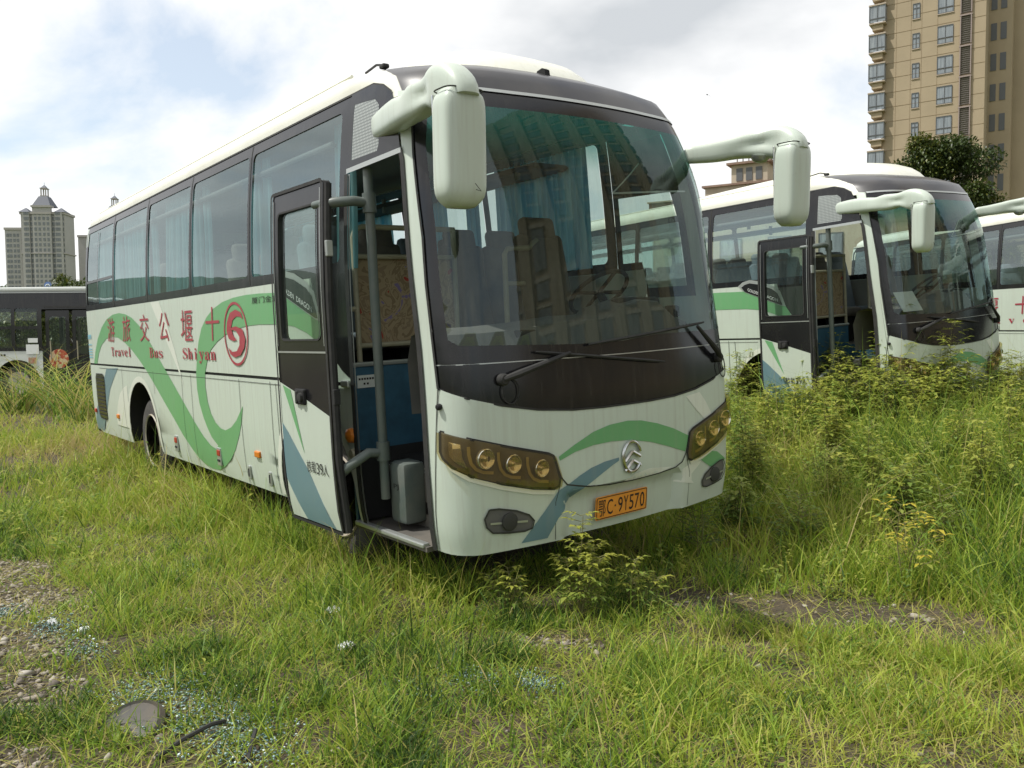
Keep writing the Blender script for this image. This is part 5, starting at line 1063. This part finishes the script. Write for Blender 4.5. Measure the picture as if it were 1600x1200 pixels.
# ------------------------------------------------------------------ trees
def tree(name, label, pos, H, rad, seed, nleaf=5200, ls=.20, group=None, trunk=.16, shape=1.0, parent=None, build=True):
    rnd = random.Random(seed); rg = np.random.default_rng(seed); r = empty(name, pos); tag(r, label, 'tree', group)
    tk = MB(); tk.tube([(0, 0, -.2), (.05, .02, H * .25), (-.04, .05, H * .5), (.03, 0, H * .8)], [trunk, trunk * .8, trunk * .55, trunk * .2], M_BARK, 9); cl = []
    for i in range(34):
        a = rnd.uniform(0, 6.28); t = rnd.uniform(.28, 1.0); rr = rad * (1 - abs(t - .55) ** 1.6 * 1.5 * shape) * rnd.uniform(.35, .95); c = Vector((math.cos(a) * rr, math.sin(a) * rr, H * t)); cl.append((c, rad * rnd.uniform(.20, .38)))
        tk.tube([(0, 0, H * max(.18, t - .32)), (c.x * .5, c.y * .5, c.z - H * .09), tuple(c)], [trunk * .32, trunk * .2, trunk * .06], M_BARK, 5)
    cl.append((Vector((0, 0, H * .93)), rad * .4)); tk.build('trunk', r, R(50))
    P, D, S, T = [], [], [], []; per = nleaf // len(cl)
    for c, q in cl:
        d = rg.normal(0, 1, (per, 3)); d /= np.linalg.norm(d, axis=1, keepdims=True); k = rg.uniform(.45, 1.08, per)[:, None]; p = np.array(c) + d * k * q * np.array([1, 1, .78]); P.append(p); dd = d * .6 + rg.normal(0, .6, (per, 3)); dd[:, 2] -= .25; D.append(dd); S.append(rg.uniform(.6, 1.3, per) * ls); tb = rnd.uniform(.2, .75); T.append(np.clip(tb + rg.normal(0, .16, per), 0, 1))
    V, Lp, To, At = leaves(np.concatenate(P), np.concatenate(D), np.concatenate(S), np.concatenate(T), .6)
    me = npmesh('crown', V, Lp, np.concatenate([[0], np.cumsum(To)[:-1]]), To, [M_LEAF], None, At); link('crown', me, r); return r
def at(u, dist, z=0.0):
    """place at horizontal distance dist along pixel column u"""
    d = (CAM_R * ((u - 800) / FPX) + CAM_F); d = Vector((d.x, d.y, 0)); f = Vector((CAM_F.x, CAM_F.y, 0)).normalized(); d = d / d.dot(f); return Vector((CAM_LOC.x + d.x * dist, CAM_LOC.y + d.y * dist, z))
CR = Vector((CAM_R.x, CAM_R.y, 0)).normalized(); CF = Vector((CAM_F.x, CAM_F.y, 0)).normalized(); YAW = math.atan2(CR.y, CR.x)
def up(v, dist): return CAM_LOC.z + (513.5 - v + 0) * 0 + dist * ((600 - v) / FPX + CAM_F.z) * 1.0
tree('broadleaf_tree', 'dense dark green tree rising between the coaches and the tan tower', at(1455, 42), 10.9, 3.3, 5, 32000, .19, trunk=.2)
tree('broadleaf_tree', 'bushy tree at the right end of the dark tree, low behind the far coach', at(1515, 41), 8.2, 2.0, 9, 14000, .18, trunk=.15)
for i, (u, ds, h, rd) in enumerate(((100, 52, 5.6, 1.6), (72, 60, 5.0, 1.7), (20, 46, 4.2, 2.0), (-40, 50, 4.6, 2.2), (48, 44, 3.6, 1.7), (125, 47, 4.8, 1.9), (160, 50, 5.2, 2.0))):
    tree('broadleaf_tree', 'green tree in the row behind the city bus', at(u, ds), h, rd, 40 + i, 2600, .24, 'trees behind the city bus', trunk=.12)

# ------------------------------------------------------------------ distant hills
xs_ = np.linspace(0, 2 * np.pi, 361); rng_ = [900, 1100, 1500, 1900]
def ridge(a): return 60 + 85 * fbm(np.cos(a) * 3 + 7, np.sin(a) * 3 + 3, 70, 5) + 18 * fbm(np.cos(a) * 24 + 40, np.sin(a) * 24 + 40, 71, 4)
Vh = []; prf = [0, .75, 1.0, .6]
for rr, k in zip(rng_, prf):
    Vh.append(np.stack([np.cos(xs_) * rr, np.sin(xs_) * rr, ridge(xs_) * k - 6], -1))
Vh = np.concatenate(Vh); m_ = len(xs_); Fh = np.array([[i * m_ + k, i * m_ + k + 1, (i + 1) * m_ + k + 1, (i + 1) * m_ + k] for i in range(3) for k in range(m_ - 1)])
hl = link('hills', quads('hills', Vh, Fh, [mat('wooded hills', (.055, .085, .06), .95, noise=.7, nscale=.03, col2=(.09, .115, .08))], smooth=True)); tag(hl, kind='structure')

# ------------------------------------------------------------------ far pale towers at left
M_TW = mat('pale grey tower render', (.37, .36, .345), .85, noise=.4, nscale=.15, col2=(.31, .31, .30)); M_TW2 = mat('tower string course', (.36, .34, .32), .85); M_TWIN = mat('dark tower window', (.10, .115, .125), .25, spec=.6, noise=.7, nscale=.5, col2=(.2, .21, .2)); M_TROOF = mat('dark blue slate roof', (.07, .08, .105), .6); M_TBAY = mat('shaded tower bay', (.33, .33, .32), .7, noise=.6, nscale=.6, col2=(.2, .21, .22))
WB = None
def far_tower(label, u, dist, s=1.0):
    global WB
    p = at(u, dist, 0); r = empty('residential_tower', p, YAW + .10); tag(r, label, 'tower'); r.scale = (.80 * s, s, s)
    wl = MB(); wl.box((0, 7, 39), (32, 14, 82), M_TW); wl.box((0, -.6, 41), (13.5, 2, 86), M_TW); wl.box((-12, -.4, 40), (5.5, 1.4, 82.6), M_TW); wl.box((12, -.4, 40), (5.5, 1.4, 82.6), M_TW); wl.box((-24.5, 10, 30), (12, 12, 82), M_TW)
    wl.build('wall', r)
    co = MB()
    for z, hh in ((80.6, 1.4), (56, .7), (33, .7), (20, .7)): c1 = MB(); c1.box((0, 6.9, z), (33.4, 15.4, hh), M_TW2); c1.box((0, -.8, z), (14.3, 2.6, hh), M_TW2); c1.build('cornice', r)
    co.box((0, 0, 84.6), (14.8, 4.6, 1.2), M_TW2); co.build('cornice', r)
    co = MB()
    co.box((-24.5, 9.8, 71.6), (12.8, 12.8, 1.4), M_TW2); co.build('cornice', r)
    rf = MB(); rf.add([(-6.6, -1.6, 85.2), (6.6, -1.6, 85.2), (6.6, 10, 85.2), (-6.6, 10, 85.2), (-3.2, 1.6, 91.2), (3.2, 1.6, 91.2), (3.2, 6.5, 91.2), (-3.2, 6.5, 91.2)], [(0, 1, 5, 4), (1, 2, 6, 5), (2, 3, 7, 6), (3, 0, 4, 7), (4, 5, 6, 7)], M_TROOF)
    for sx in (-13, 13): rf.add([(sx - 4, -1.4, 81.2), (sx + 4, -1.4, 81.2), (sx + 4, 8, 81.2), (sx - 4, 8, 81.2), (sx, 2, 84.2)], [(0, 1, 4), (1, 2, 4), (2, 3, 4), (3, 0, 4)], M_TROOF)
    rf.build('roof', r)
    cu = MB()
    for a in (-1.7, 1.7):
        for c in (2.3, 5.7): cu.box((a, c, 93.6), (.7, .7, 4.8), M_TW2)
    cu.box((0, 4, 91.5), (4.6, 4.6, .6), M_TW2); cu.box((0, 4, 96.2), (4.8, 4.8, .5), M_TW2); cu.add([(-2, 2, 96.4), (2, 2, 96.4), (2, 6, 96.4), (-2, 6, 96.4), (0, 4, 98.6)], [(0, 1, 4), (1, 2, 4), (2, 3, 4), (3, 0, 4)], M_TROOF); cu.tube([(0, 4, 98.4), (0, 4, 100)], .15, M_TW2, 5); cu.build('cupola', r)
    if WB is None:
        WB = []
        for wd, hh in ((1.7, 1.9), (2.9, 2.2)):
            q = bpy.data.meshes.new('window'); bm = bmesh.new(); bmesh.ops.create_cube(bm, size=1)
            for v in bm.verts: v.co = Vector((v.co.x * wd, v.co.y * .3, v.co.z * hh))
            bm.to_mesh(q); bm.free(); q.materials.append(M_TWIN); WB.append(q)
    rest = MB(); n = 0
    for fl in range(25, 3, -1):
        z = 3.2 * fl + .4
        for x, y, k in ((-14.2, 0, 0), (-12.4, -1.1, 0), (-10.6, -1.1, 0), (-7.9, .02, 1), (-4.6, -1.6, 0), (-1.6, -1.6, 0), (1.6, -1.6, 0), (4.6, -1.6, 0), (7.9, .02, 1), (10.6, -1.1, 0), (12.4, -1.1, 0), (14.6, 0, 0), (-28.5, 4, 0), (-26.3, 4, 0), (-23.5, 4, 0), (-21, 4, 0)):
            if x < -18 and z > 69: continue
            if n < 100: o = link('window', WB[k], r, (x, y, z))
            else: rest.box((x, y, z), ((1.7, .3, 1.9), (2.9, .3, 2.2))[k], M_TWIN)
            n += 1
    ro = rest.build('window', r); ro['kind'] = 'stuff'; return r
t1 = far_tower('tall pale grey apartment tower with dark pointed roof and cupola, behind the city bus', 77, 520)
t2 = copy_tree(t1, None, ('window',)); t2.location = at(186, 560, 0); tag(t2, 'second pale tower, only its cupola and gable showing over the nearest coach roof')

# ------------------------------------------------------------------ tan tower at right
M_TAN = mat('tan tile facade', (.38, .305, .205), .85, noise=.5, nscale=.35, col2=(.30, .24, .16)); M_JOINT = mat('facade joint', (.23, .165, .095), .9); M_FRAME = mat('grey window frame', (.10, .105, .11), .5); M_TGLASS = mat('pale window with curtain', (.28, .31, .33), .08, spec=.8, noise=.8, nscale=1.1, stretch=(4, 4, .4), col2=(.10, .12, .14)); M_LOUV = mat('grey louvre', (.17, .15, .135), .7); M_SILL = mat('pale bay sill', (.40, .33, .26), .8); M_MAUVE = mat('pale frame band', (.30, .24, .22), .8)
def tan_tower():
    p = at(1371, 91, 0); n_ = -(CR * .577 + CF * .817); r = empty('apartment_tower', p, math.atan2(.817 * CR.y + -.577 * CF.y, .817 * CR.x - .577 * CF.x)); tag(r, 'tall tan tiled apartment tower with bay windows at the top right', 'tower'); r.scale = (.66, 1, 1)
    # local x runs along the facade to the right, -y faces the lot
    W_, HT = 14.6, 54; fh = 3.05; z0 = 1.0; wl = MB(); wl.box((W_ / 2, 6, HT / 2), (W_, 12, HT), M_TAN); wl.box((W_ + 1.6, 6.6, HT / 2), (3.2, 8, HT), M_TAN); wl.box((W_ + 6.5, 8.0, HT / 2), (6.6, 8, HT), M_TAN)
    wl.box((10.95, -.14, HT / 2), (.22, .3, HT), M_MAUVE) if False else None
    for x0, x1 in ((0, 14.6),):
        for k in range(38): wl.box(((x0 + x1) / 2, -.008, 1.4 + k * 1.52), (x1 - x0, .02, .035), M_JOINT)
    for x in (2.05, 4.2, 5.75, 8.0): wl.box((x, -.008, HT / 2), (.03, .022, HT), M_JOINT)
    wl.build('wall', r)
    for fl in range(1, 17):
        z = z0 + fl * fh
        b = MB(); b.box((-.6, .2, z - .05), (2.5, 2.0, .14), M_SILL, .01); b.box((-.6, .2, z + 1.85), (2.6, 2.1, .16), M_SILL, .01); b.box((-.6, .2, z - .42), (1.6, 1.6, .6), M_TAN, .02)
        for x, y in ((-1.8, -.78), (.6, -.78), (-.6, -.78), (-1.8, 1.1)): b.box((x, y, z + .93), (.09, .09, 1.7), M_FRAME)
        b.box((-.6, -.78, z + .45), (2.4, .07, .08), M_FRAME); bo = b.build('bay_window', r)
        g_ = MB(); g_.box((-.6, -.74, z + .93), (2.34, .03, 1.7), M_TGLASS); g_.box((-1.77, .16, z + .93), (.03, 1.8, 1.7), M_TGLASS); g_.box((.57, .16, z + .93), (.03, 1.8, 1.7), M_TGLASS); g_.build('pane', bo)
        for x, wd, hh, dz in ((4.95, 1.0, 1.5, .85), (9.1, 2.15, 1.75, .95)):
            f = MB(); zz = z + dz - .25
            for a in ((-wd / 2), 0, wd / 2): f.box((x + a, -.03, zz), (.07, .10, hh), M_FRAME)
            for c in (-hh / 2, hh / 2, -hh * .18 if wd > 2 else hh * .2): f.box((x, -.03, zz + c), (wd, .09, .07), M_FRAME)
            f.box((x, -.02, zz - hh / 2 - .08), (wd + .2, .14, .08), M_SILL); fo = f.build('window', r); g_ = MB(); g_.box((x, .0, zz), (wd - .05, .03, hh - .05), M_TGLASS); g_.build('pane', fo)
        lv = MB()
        for k in range(13): lv.box((11.95, -.10, z - .55 + k * .21), (1.25, .06, .13), M_LOUV, 0, Matrix.Rotation(R(35), 3, 'X'))
        lv.box((11.95, .0, z + .75), (1.3, .02, 2.75), M_LOUV); lv.box((11.95, -.1, z + 2.2), (1.75, .32, .14), M_MAUVE); lv.box((11.22, -.1, z + .75), (.14, .3, 2.8), M_MAUVE); lv.box((12.68, -.1, z + .75), (.14, .3, 2.8), M_MAUVE); lv.build('louvre_panel', r)
        f = MB()
        for x, y in ((15.3, 2.58), (16.6, 2.58)): f.box((x, y, z + .8), (.8, .08, 1.7), M_FRAME)
        f.build('window', r)
    return r
tan_tower()
# broad stepped flank that throws its own shade
# ------------------------------------------------------------------ low building behind the middle coach
lb = empty('low_building', at(1080, 62, -1.9), YAW - .52); tag(lb, 'long low building with stained brown parapet above the middle coach roof', 'building')
M_PAR = mat('stained brown parapet', (.27, .185, .14), .9, noise=.8, nscale=1.2, stretch=(1, 1, .25), col2=(.16, .10, .08)); M_CRM = mat('cream parapet wall', (.46, .40, .31), .85, noise=.5, nscale=1.5, stretch=(1, 1, .3), col2=(.33, .26, .19))
q = MB(); q.box((4.5, 5, 6.1), (15, 10, 12.2), M_CRM); q.build('wall', lb); q = MB(); q.box((4.5, -.12, 12.75), (15.4, .3, 1.3), M_PAR); q.box((-3.1, 5, 12.75), (.3, 10, 1.3), M_PAR); q.box((4.5, -.15, 13.46), (15.6, .5, .1), M_CRM); q.build('parapet', lb)
q = MB(); q.box((3.0, 3, 13.6), (4.6, 4, 1.6), M_CRM); q.box((3.0, 3, 14.45), (5.0, 4.4, .14), M_PAR); q.box((3.8, 3, 15.2), (2.6, 3, 1.5), M_CRM)
for a in (-.7, 0, .7): q.box((3.8 + a, 1.48, 15.2), (.45, .08, .9), M_FRAME)
q.box((3.8, 3, 16.0), (3.2, 3.6, .16), M_PAR)
for k in range(6): q.box((2.9 + k * .42, 1.6, 16.6), (.07, .07, 1.1), M_LOUV)
for z in (16.4, 16.8, 17.15): q.box((3.95, 1.6, z), (2.2, .05, .06), M_LOUV)
q.build('roof_house', lb)
for k in range(4):
    f = MB(); f.box((-.5 + k * 3.4, -.02, 9.6), (1.6, .1, 1.6), M_FRAME); fo = f.build('window', lb); g_ = MB(); g_.box((-.5 + k * 3.4, -.05, 9.6), (1.4, .08, 1.4), M_TGLASS); g_.build('pane', fo)
# ------------------------------------------------------------------ the tower behind the photographer that the windscreens mirror
tb = empty('mirrored_tower', Vector((45, 40, 0)), -.87); tag(tb, 'brown tower block behind the photographer, seen mirrored in the windscreen of the nearest coach', 'tower')
M_BRN = mat('brown tower facade', (.36, .27, .17), .85, noise=.3, nscale=.5, col2=(.19, .14, .09)); q = MB(); q.box((0, 7, 30), (46, 14, 60), M_BRN)
for x in (-20, -12, -4, 4, 12, 20): q.box((x, -.7, 29.5), (3.0, 1.6, 59), M_TAN)
for k in range(18): q.box((0, -.06, 3 + 3.1 * k), (46.2, .4, .4), M_CRM)
q.build('wall', tb); pane = None
for fl in range(0, 16):
    for x in (-16, -8, 0, 8, 16, -21.9):
        if pane is None: f = MB(); f.box((0, 0, 0), (3.4, .3, 1.9), M_TWIN); pane = f.build('window', tb); pane.location = (x, -.05, 4.8 + fl * 3.1)
        else: o = pane.copy(); COL.objects.link(o); o.location = (x, -.05, 4.8 + fl * 3.1)

# ------------------------------------------------------------------ city bus parked behind at left
cb = empty('city_bus', at(28, 22.5, .02), YAW); tag(cb, 'dark city bus with white roof edge and lower panels parked behind at far left', 'bus')
P_CW = paint('city bus white paint', (.62, .65, .62), .4); P_CT = paint('city bus teal paint', (.08, .38, .44), .3); P_CB = paint('city bus black', (.012, .012, .014), .15, coat=.0, rough=.2); G_CB = glass('city bus glass', (.62, .70, .64), 1.2, .06)
# local: x to the front (right in the picture), -y side faces the camera; x = 0 at the front wheel centre
X0c, X1c = -8.4, 2.35; b = MB(); f = lambda off: (lambda x, z: (x, -off - (0 if z < 2.2 else -(z - 2.2) * .06), z))
ar = [(.62 * math.cos(math.pi * k / 16), .48 + .62 * math.sin(math.pi * k / 16)) for k in range(17)]; ar2 = [(x - 5.6, z) for x, z in ar]
low = [(X0c, .32), (-6.22, .32)] + ar2[::-1] + [(-4.98, .32), (-.62, .32)] + ar[::-1] + [(.62, .32), (.70, .32), (.70, 1.32), (X0c, 1.32)]
b.sheet([low], f(0), P_CW, .6, .3); b.sheet([[(-3.2, .34), (-.66, .34), (-.66, .7), (-.5, .95), (-.75, 1.28), (-3.2, 1.28)]], f(.004), P_CT, .6, .3)
b.box(((X0c + X1c) / 2, 1.25, 2.98), (X1c - X0c, 2.36, .14), P_CW, .05); b.box(((X0c + X1c) / 2, 2.48, .85), (X1c - X0c, .04, 1.1), P_CB); b.box(((X0c + X1c) / 2, 2.48, 2.72), (X1c - X0c, .04, .5), P_CB); [b.box((x, 2.48, 1.9), (.12, .05, 1.4), P_CB) for x in (-8.3, -6.2, -4.2, -2.2, -.1, 1.2, 2.3)]
b.box((X1c - .02, 1.25, .8), (.05, 2.4, .95), P_CW); b.box((X0c, 1.25, 1.6), (.05, 2.4, 2.6), P_CW); b.line([(X0c, 1.32), (.7, 1.32)], .03, f(.008), M_SILVER); b.build('body', cb, R(35))
bd = MB(); wins = [(-8.2, -6.3), (-6.2, -4.3), (-4.2, -2.3), (-2.2, -.12), (-.02, .58)]; holes = []
outer = [(X0c, 1.33), (.70, 1.33), (.70, 2.92), (X0c, 2.92)]
for a, c in wins: holes += [rrect(a, c, 1.42, 1.92, .04), rrect(a, c, 2.0, 2.48, .04)]
bd.sheet([outer] + holes, f(.0), P_CB, .6, .4); bd.line([(X0c, 2.90), (X1c, 2.90)], .02, f(.01), M_SILVER); bd.line([(.75, 2.52), (2.2, 2.50)], .04, f(.01), M_RUB)
bd.sheet([[(.70, 2.45), (X1c, 2.45), (X1c, 2.92), (.70, 2.92)]], f(0), P_CB, .4, .3); bd.build('window_frame', cb, R(35))
for h in holes: g_ = MB(); g_.sheet([h], f(-.02), G_CB, .6, .4); g_.build('side_window', cb, True)
for a, c in ((.78, 1.42), (1.50, 2.14)):
    d = MB(); ol = rrect(a, c, .40, 2.42, .03); gl_ = rrect(a + .10, c - .10, 1.25, 2.25, .05); d.sheet([ol, gl_], f(-.04), P_CB, .4, .3); d.tube([(a + .15, -.0, 1.1), (a + .15, -.02, 1.6)], .015, M_CREAMRAIL, 6); do = d.build('door', cb); g_ = MB(); g_.sheet([gl_], f(-.05), G_CB, .5, .4); g_.build('door_window', do, True)
fl_ = MB(); fl_.box((-3, 1.25, .55), (10.6, 2.3, .06), M_FLOOR); fl_.box((-3, 2.45, 1.0), (10.6, .05, .9), M_DASH)
fl_.build('floor', cb)
for k in range(6): q = MB(); q.box((-7.4 + k * 1.15, .45, 1.25), (.12, .8, .75), M_SEATB, .05, Matrix.Rotation(R(-10), 3, 'Y')); q.box((-7.15 + k * 1.15, .45, .98), (.45, .8, .10), M_SEATB, .04); q.build('seat', cb, R(50))
for k in range(4): q = MB(); q.tube([(-5 + k * 1.7, 1.0, .58), (-5 + k * 1.7, 1.0, 2.85)], .018, M_ORANGE, 6); q.build('handrail', cb)
for x in (0, -5.6):
    ty = MB(); ty.lathe([(.30, 0), (.42, -.01), (.47, .03), (.48, .1), (.48, .24)][::1], (x, .08, .48), (0, 1, 0), M_TYRE, 36); to = ty.build('wheel', cb, R(40)); rm = MB(); rm.lathe([(.3, 0), (.26, .05), (.15, .08), (.1, .02), (.001, .0)], (x, .07, .48), (0, 1, 0), M_RIM, 28); rm.build('rim', to, R(40))
    w_ = MB(); a = [(x + .62, .34)] + [(x + p, z) for p, z in ar] + [(x - .62, .34)]; k = len(a); w_.add([(p, 0, z) for p, z in a] + [(p, .6, z) for p, z in a], [(i, i + 1, i + 1 + k, i + k) for i in range(k - 1)], M_BLACK); w_.build('wheel_well', cb)
for p, sz in (((.46, -.015, 1.62), (.26, .01, .12)), ((.44, -.015, 1.38), (.34, .01, .26))): q = MB(); q.box(p, sz, M_WHITE); q.build('notice', cb)
q = MB(); ff = lambda a, c: (a, -.02, c); [q.line([(-.9 + .08 * k, 1.23), (-.85 + .08 * k, 1.23)], .05, ff, M_INK) for k in range(8)]; q.box((.42, -.012, 1.08), (.2, .01, .16), mat('faded red badge', (.36, .13, .06), .6, noise=.6, nscale=14, col2=(.5, .45, .35))); q.build('lettering', cb)
M_BADGE = mat('red and cream door picture', (.40, .07, .03), .6, noise=1.0, nscale=9, col2=(.55, .42, .26), lo=.48, hi=.52)
q = MB(); q.lathe([(.26, 0), (.26, .012)], (1.12, .035, 1.12), (0, -1, 0), M_BADGE, 24); q.build('door_picture', cb)

# ------------------------------------------------------------------ roof sign of the driving school
ds_ = at(100, 72, 0); sg = empty('roof_sign', ds_, YAW); tag(sg, 'white Chinese characters with round blue badge standing above the city bus roof', 'sign')
M_SW = mat('white sign letter', (.80, .82, .82), .5); M_SB = mat('blue sign badge', (.12, .20, .45), .4)
zc = CAM_LOC.z + 72 * ((600 - 440) / FPX + CAM_F.z); th = lambda y: (lambda a, c: (a, y, c))
lt = MB(); fr_ = MB()
for i, c in enumerate('安龙驾校'):
    V, F = glyphs(c); lo, hi = V.min(0), V.max(0); T = (V - lo) / (hi - lo); x0 = -.62 + i * .52; k = len(V)
    lt.add([(x0 + .46 * a, -.08, zc - .27 + .54 * b_) for a, b_ in T] + [(x0 + .46 * a, -.02, zc - .27 + .54 * b_) for a, b_ in T], F + [tuple(q + k for q in f_[::-1]) for f_ in F], M_SW)
lt.build('lettering', sg); bg_ = MB(); bg_.lathe([(.31, 0), (.31, .06)], (-1.02, -.08, zc), (0, 1, 0), M_SB, 28); bg_.tube([(-1.2, -.1, zc - .06), (-1.1, -.1, zc + .08), (-.94, -.1, zc + .08), (-.84, -.1, zc - .06)], .035, M_SW, 6); bg_.build('badge', sg, R(40))
for z in (zc - .3, zc + .3): fr_.box((.1, .03, z), (2.9, .05, .05), M_LOUV)
for x in (-1.2, -.3, .6, 1.5): fr_.box((x, .06, zc / 2), (.08, .08, zc + .6), M_LOUV)
fr_.build('frame', sg)
# a gull passing high on the right
bd_ = MB(); c = CAM_LOC + (CAM_R * ((1105 - 800) / FPX) + CAM_D * ((148 - 600) / FPX) + CAM_F) * 60
M_BIRD = mat('dark bird', (.05, .05, .05), .8); bd_.tube([(-.14, 0, 0), (-.05, 0, .0), (.08, 0, .01), (.15, 0, .02)], [.012, .04, .035, .008], M_BIRD, 8)
bd_.add([(.04, 0, .03), (-.06, 0, .03), (-.04, .16, .16), (-.08, .34, .20), (.03, .17, .17)], [(0, 1, 2, 4), (4, 2, 3)], M_BIRD); bd_.add([(.04, 0, .03), (-.06, 0, .03), (-.05, -.16, -.10), (-.10, -.30, -.22), (.02, -.16, -.08)], [(0, 4, 2, 1), (4, 3, 2)], M_BIRD)
bo = bd_.build('bird'); bo.location = c; bo.rotation_euler = (0, 0, YAW + 1.0); tag(bo, 'small dark bird gliding against the clouds right of the coach', 'bird')
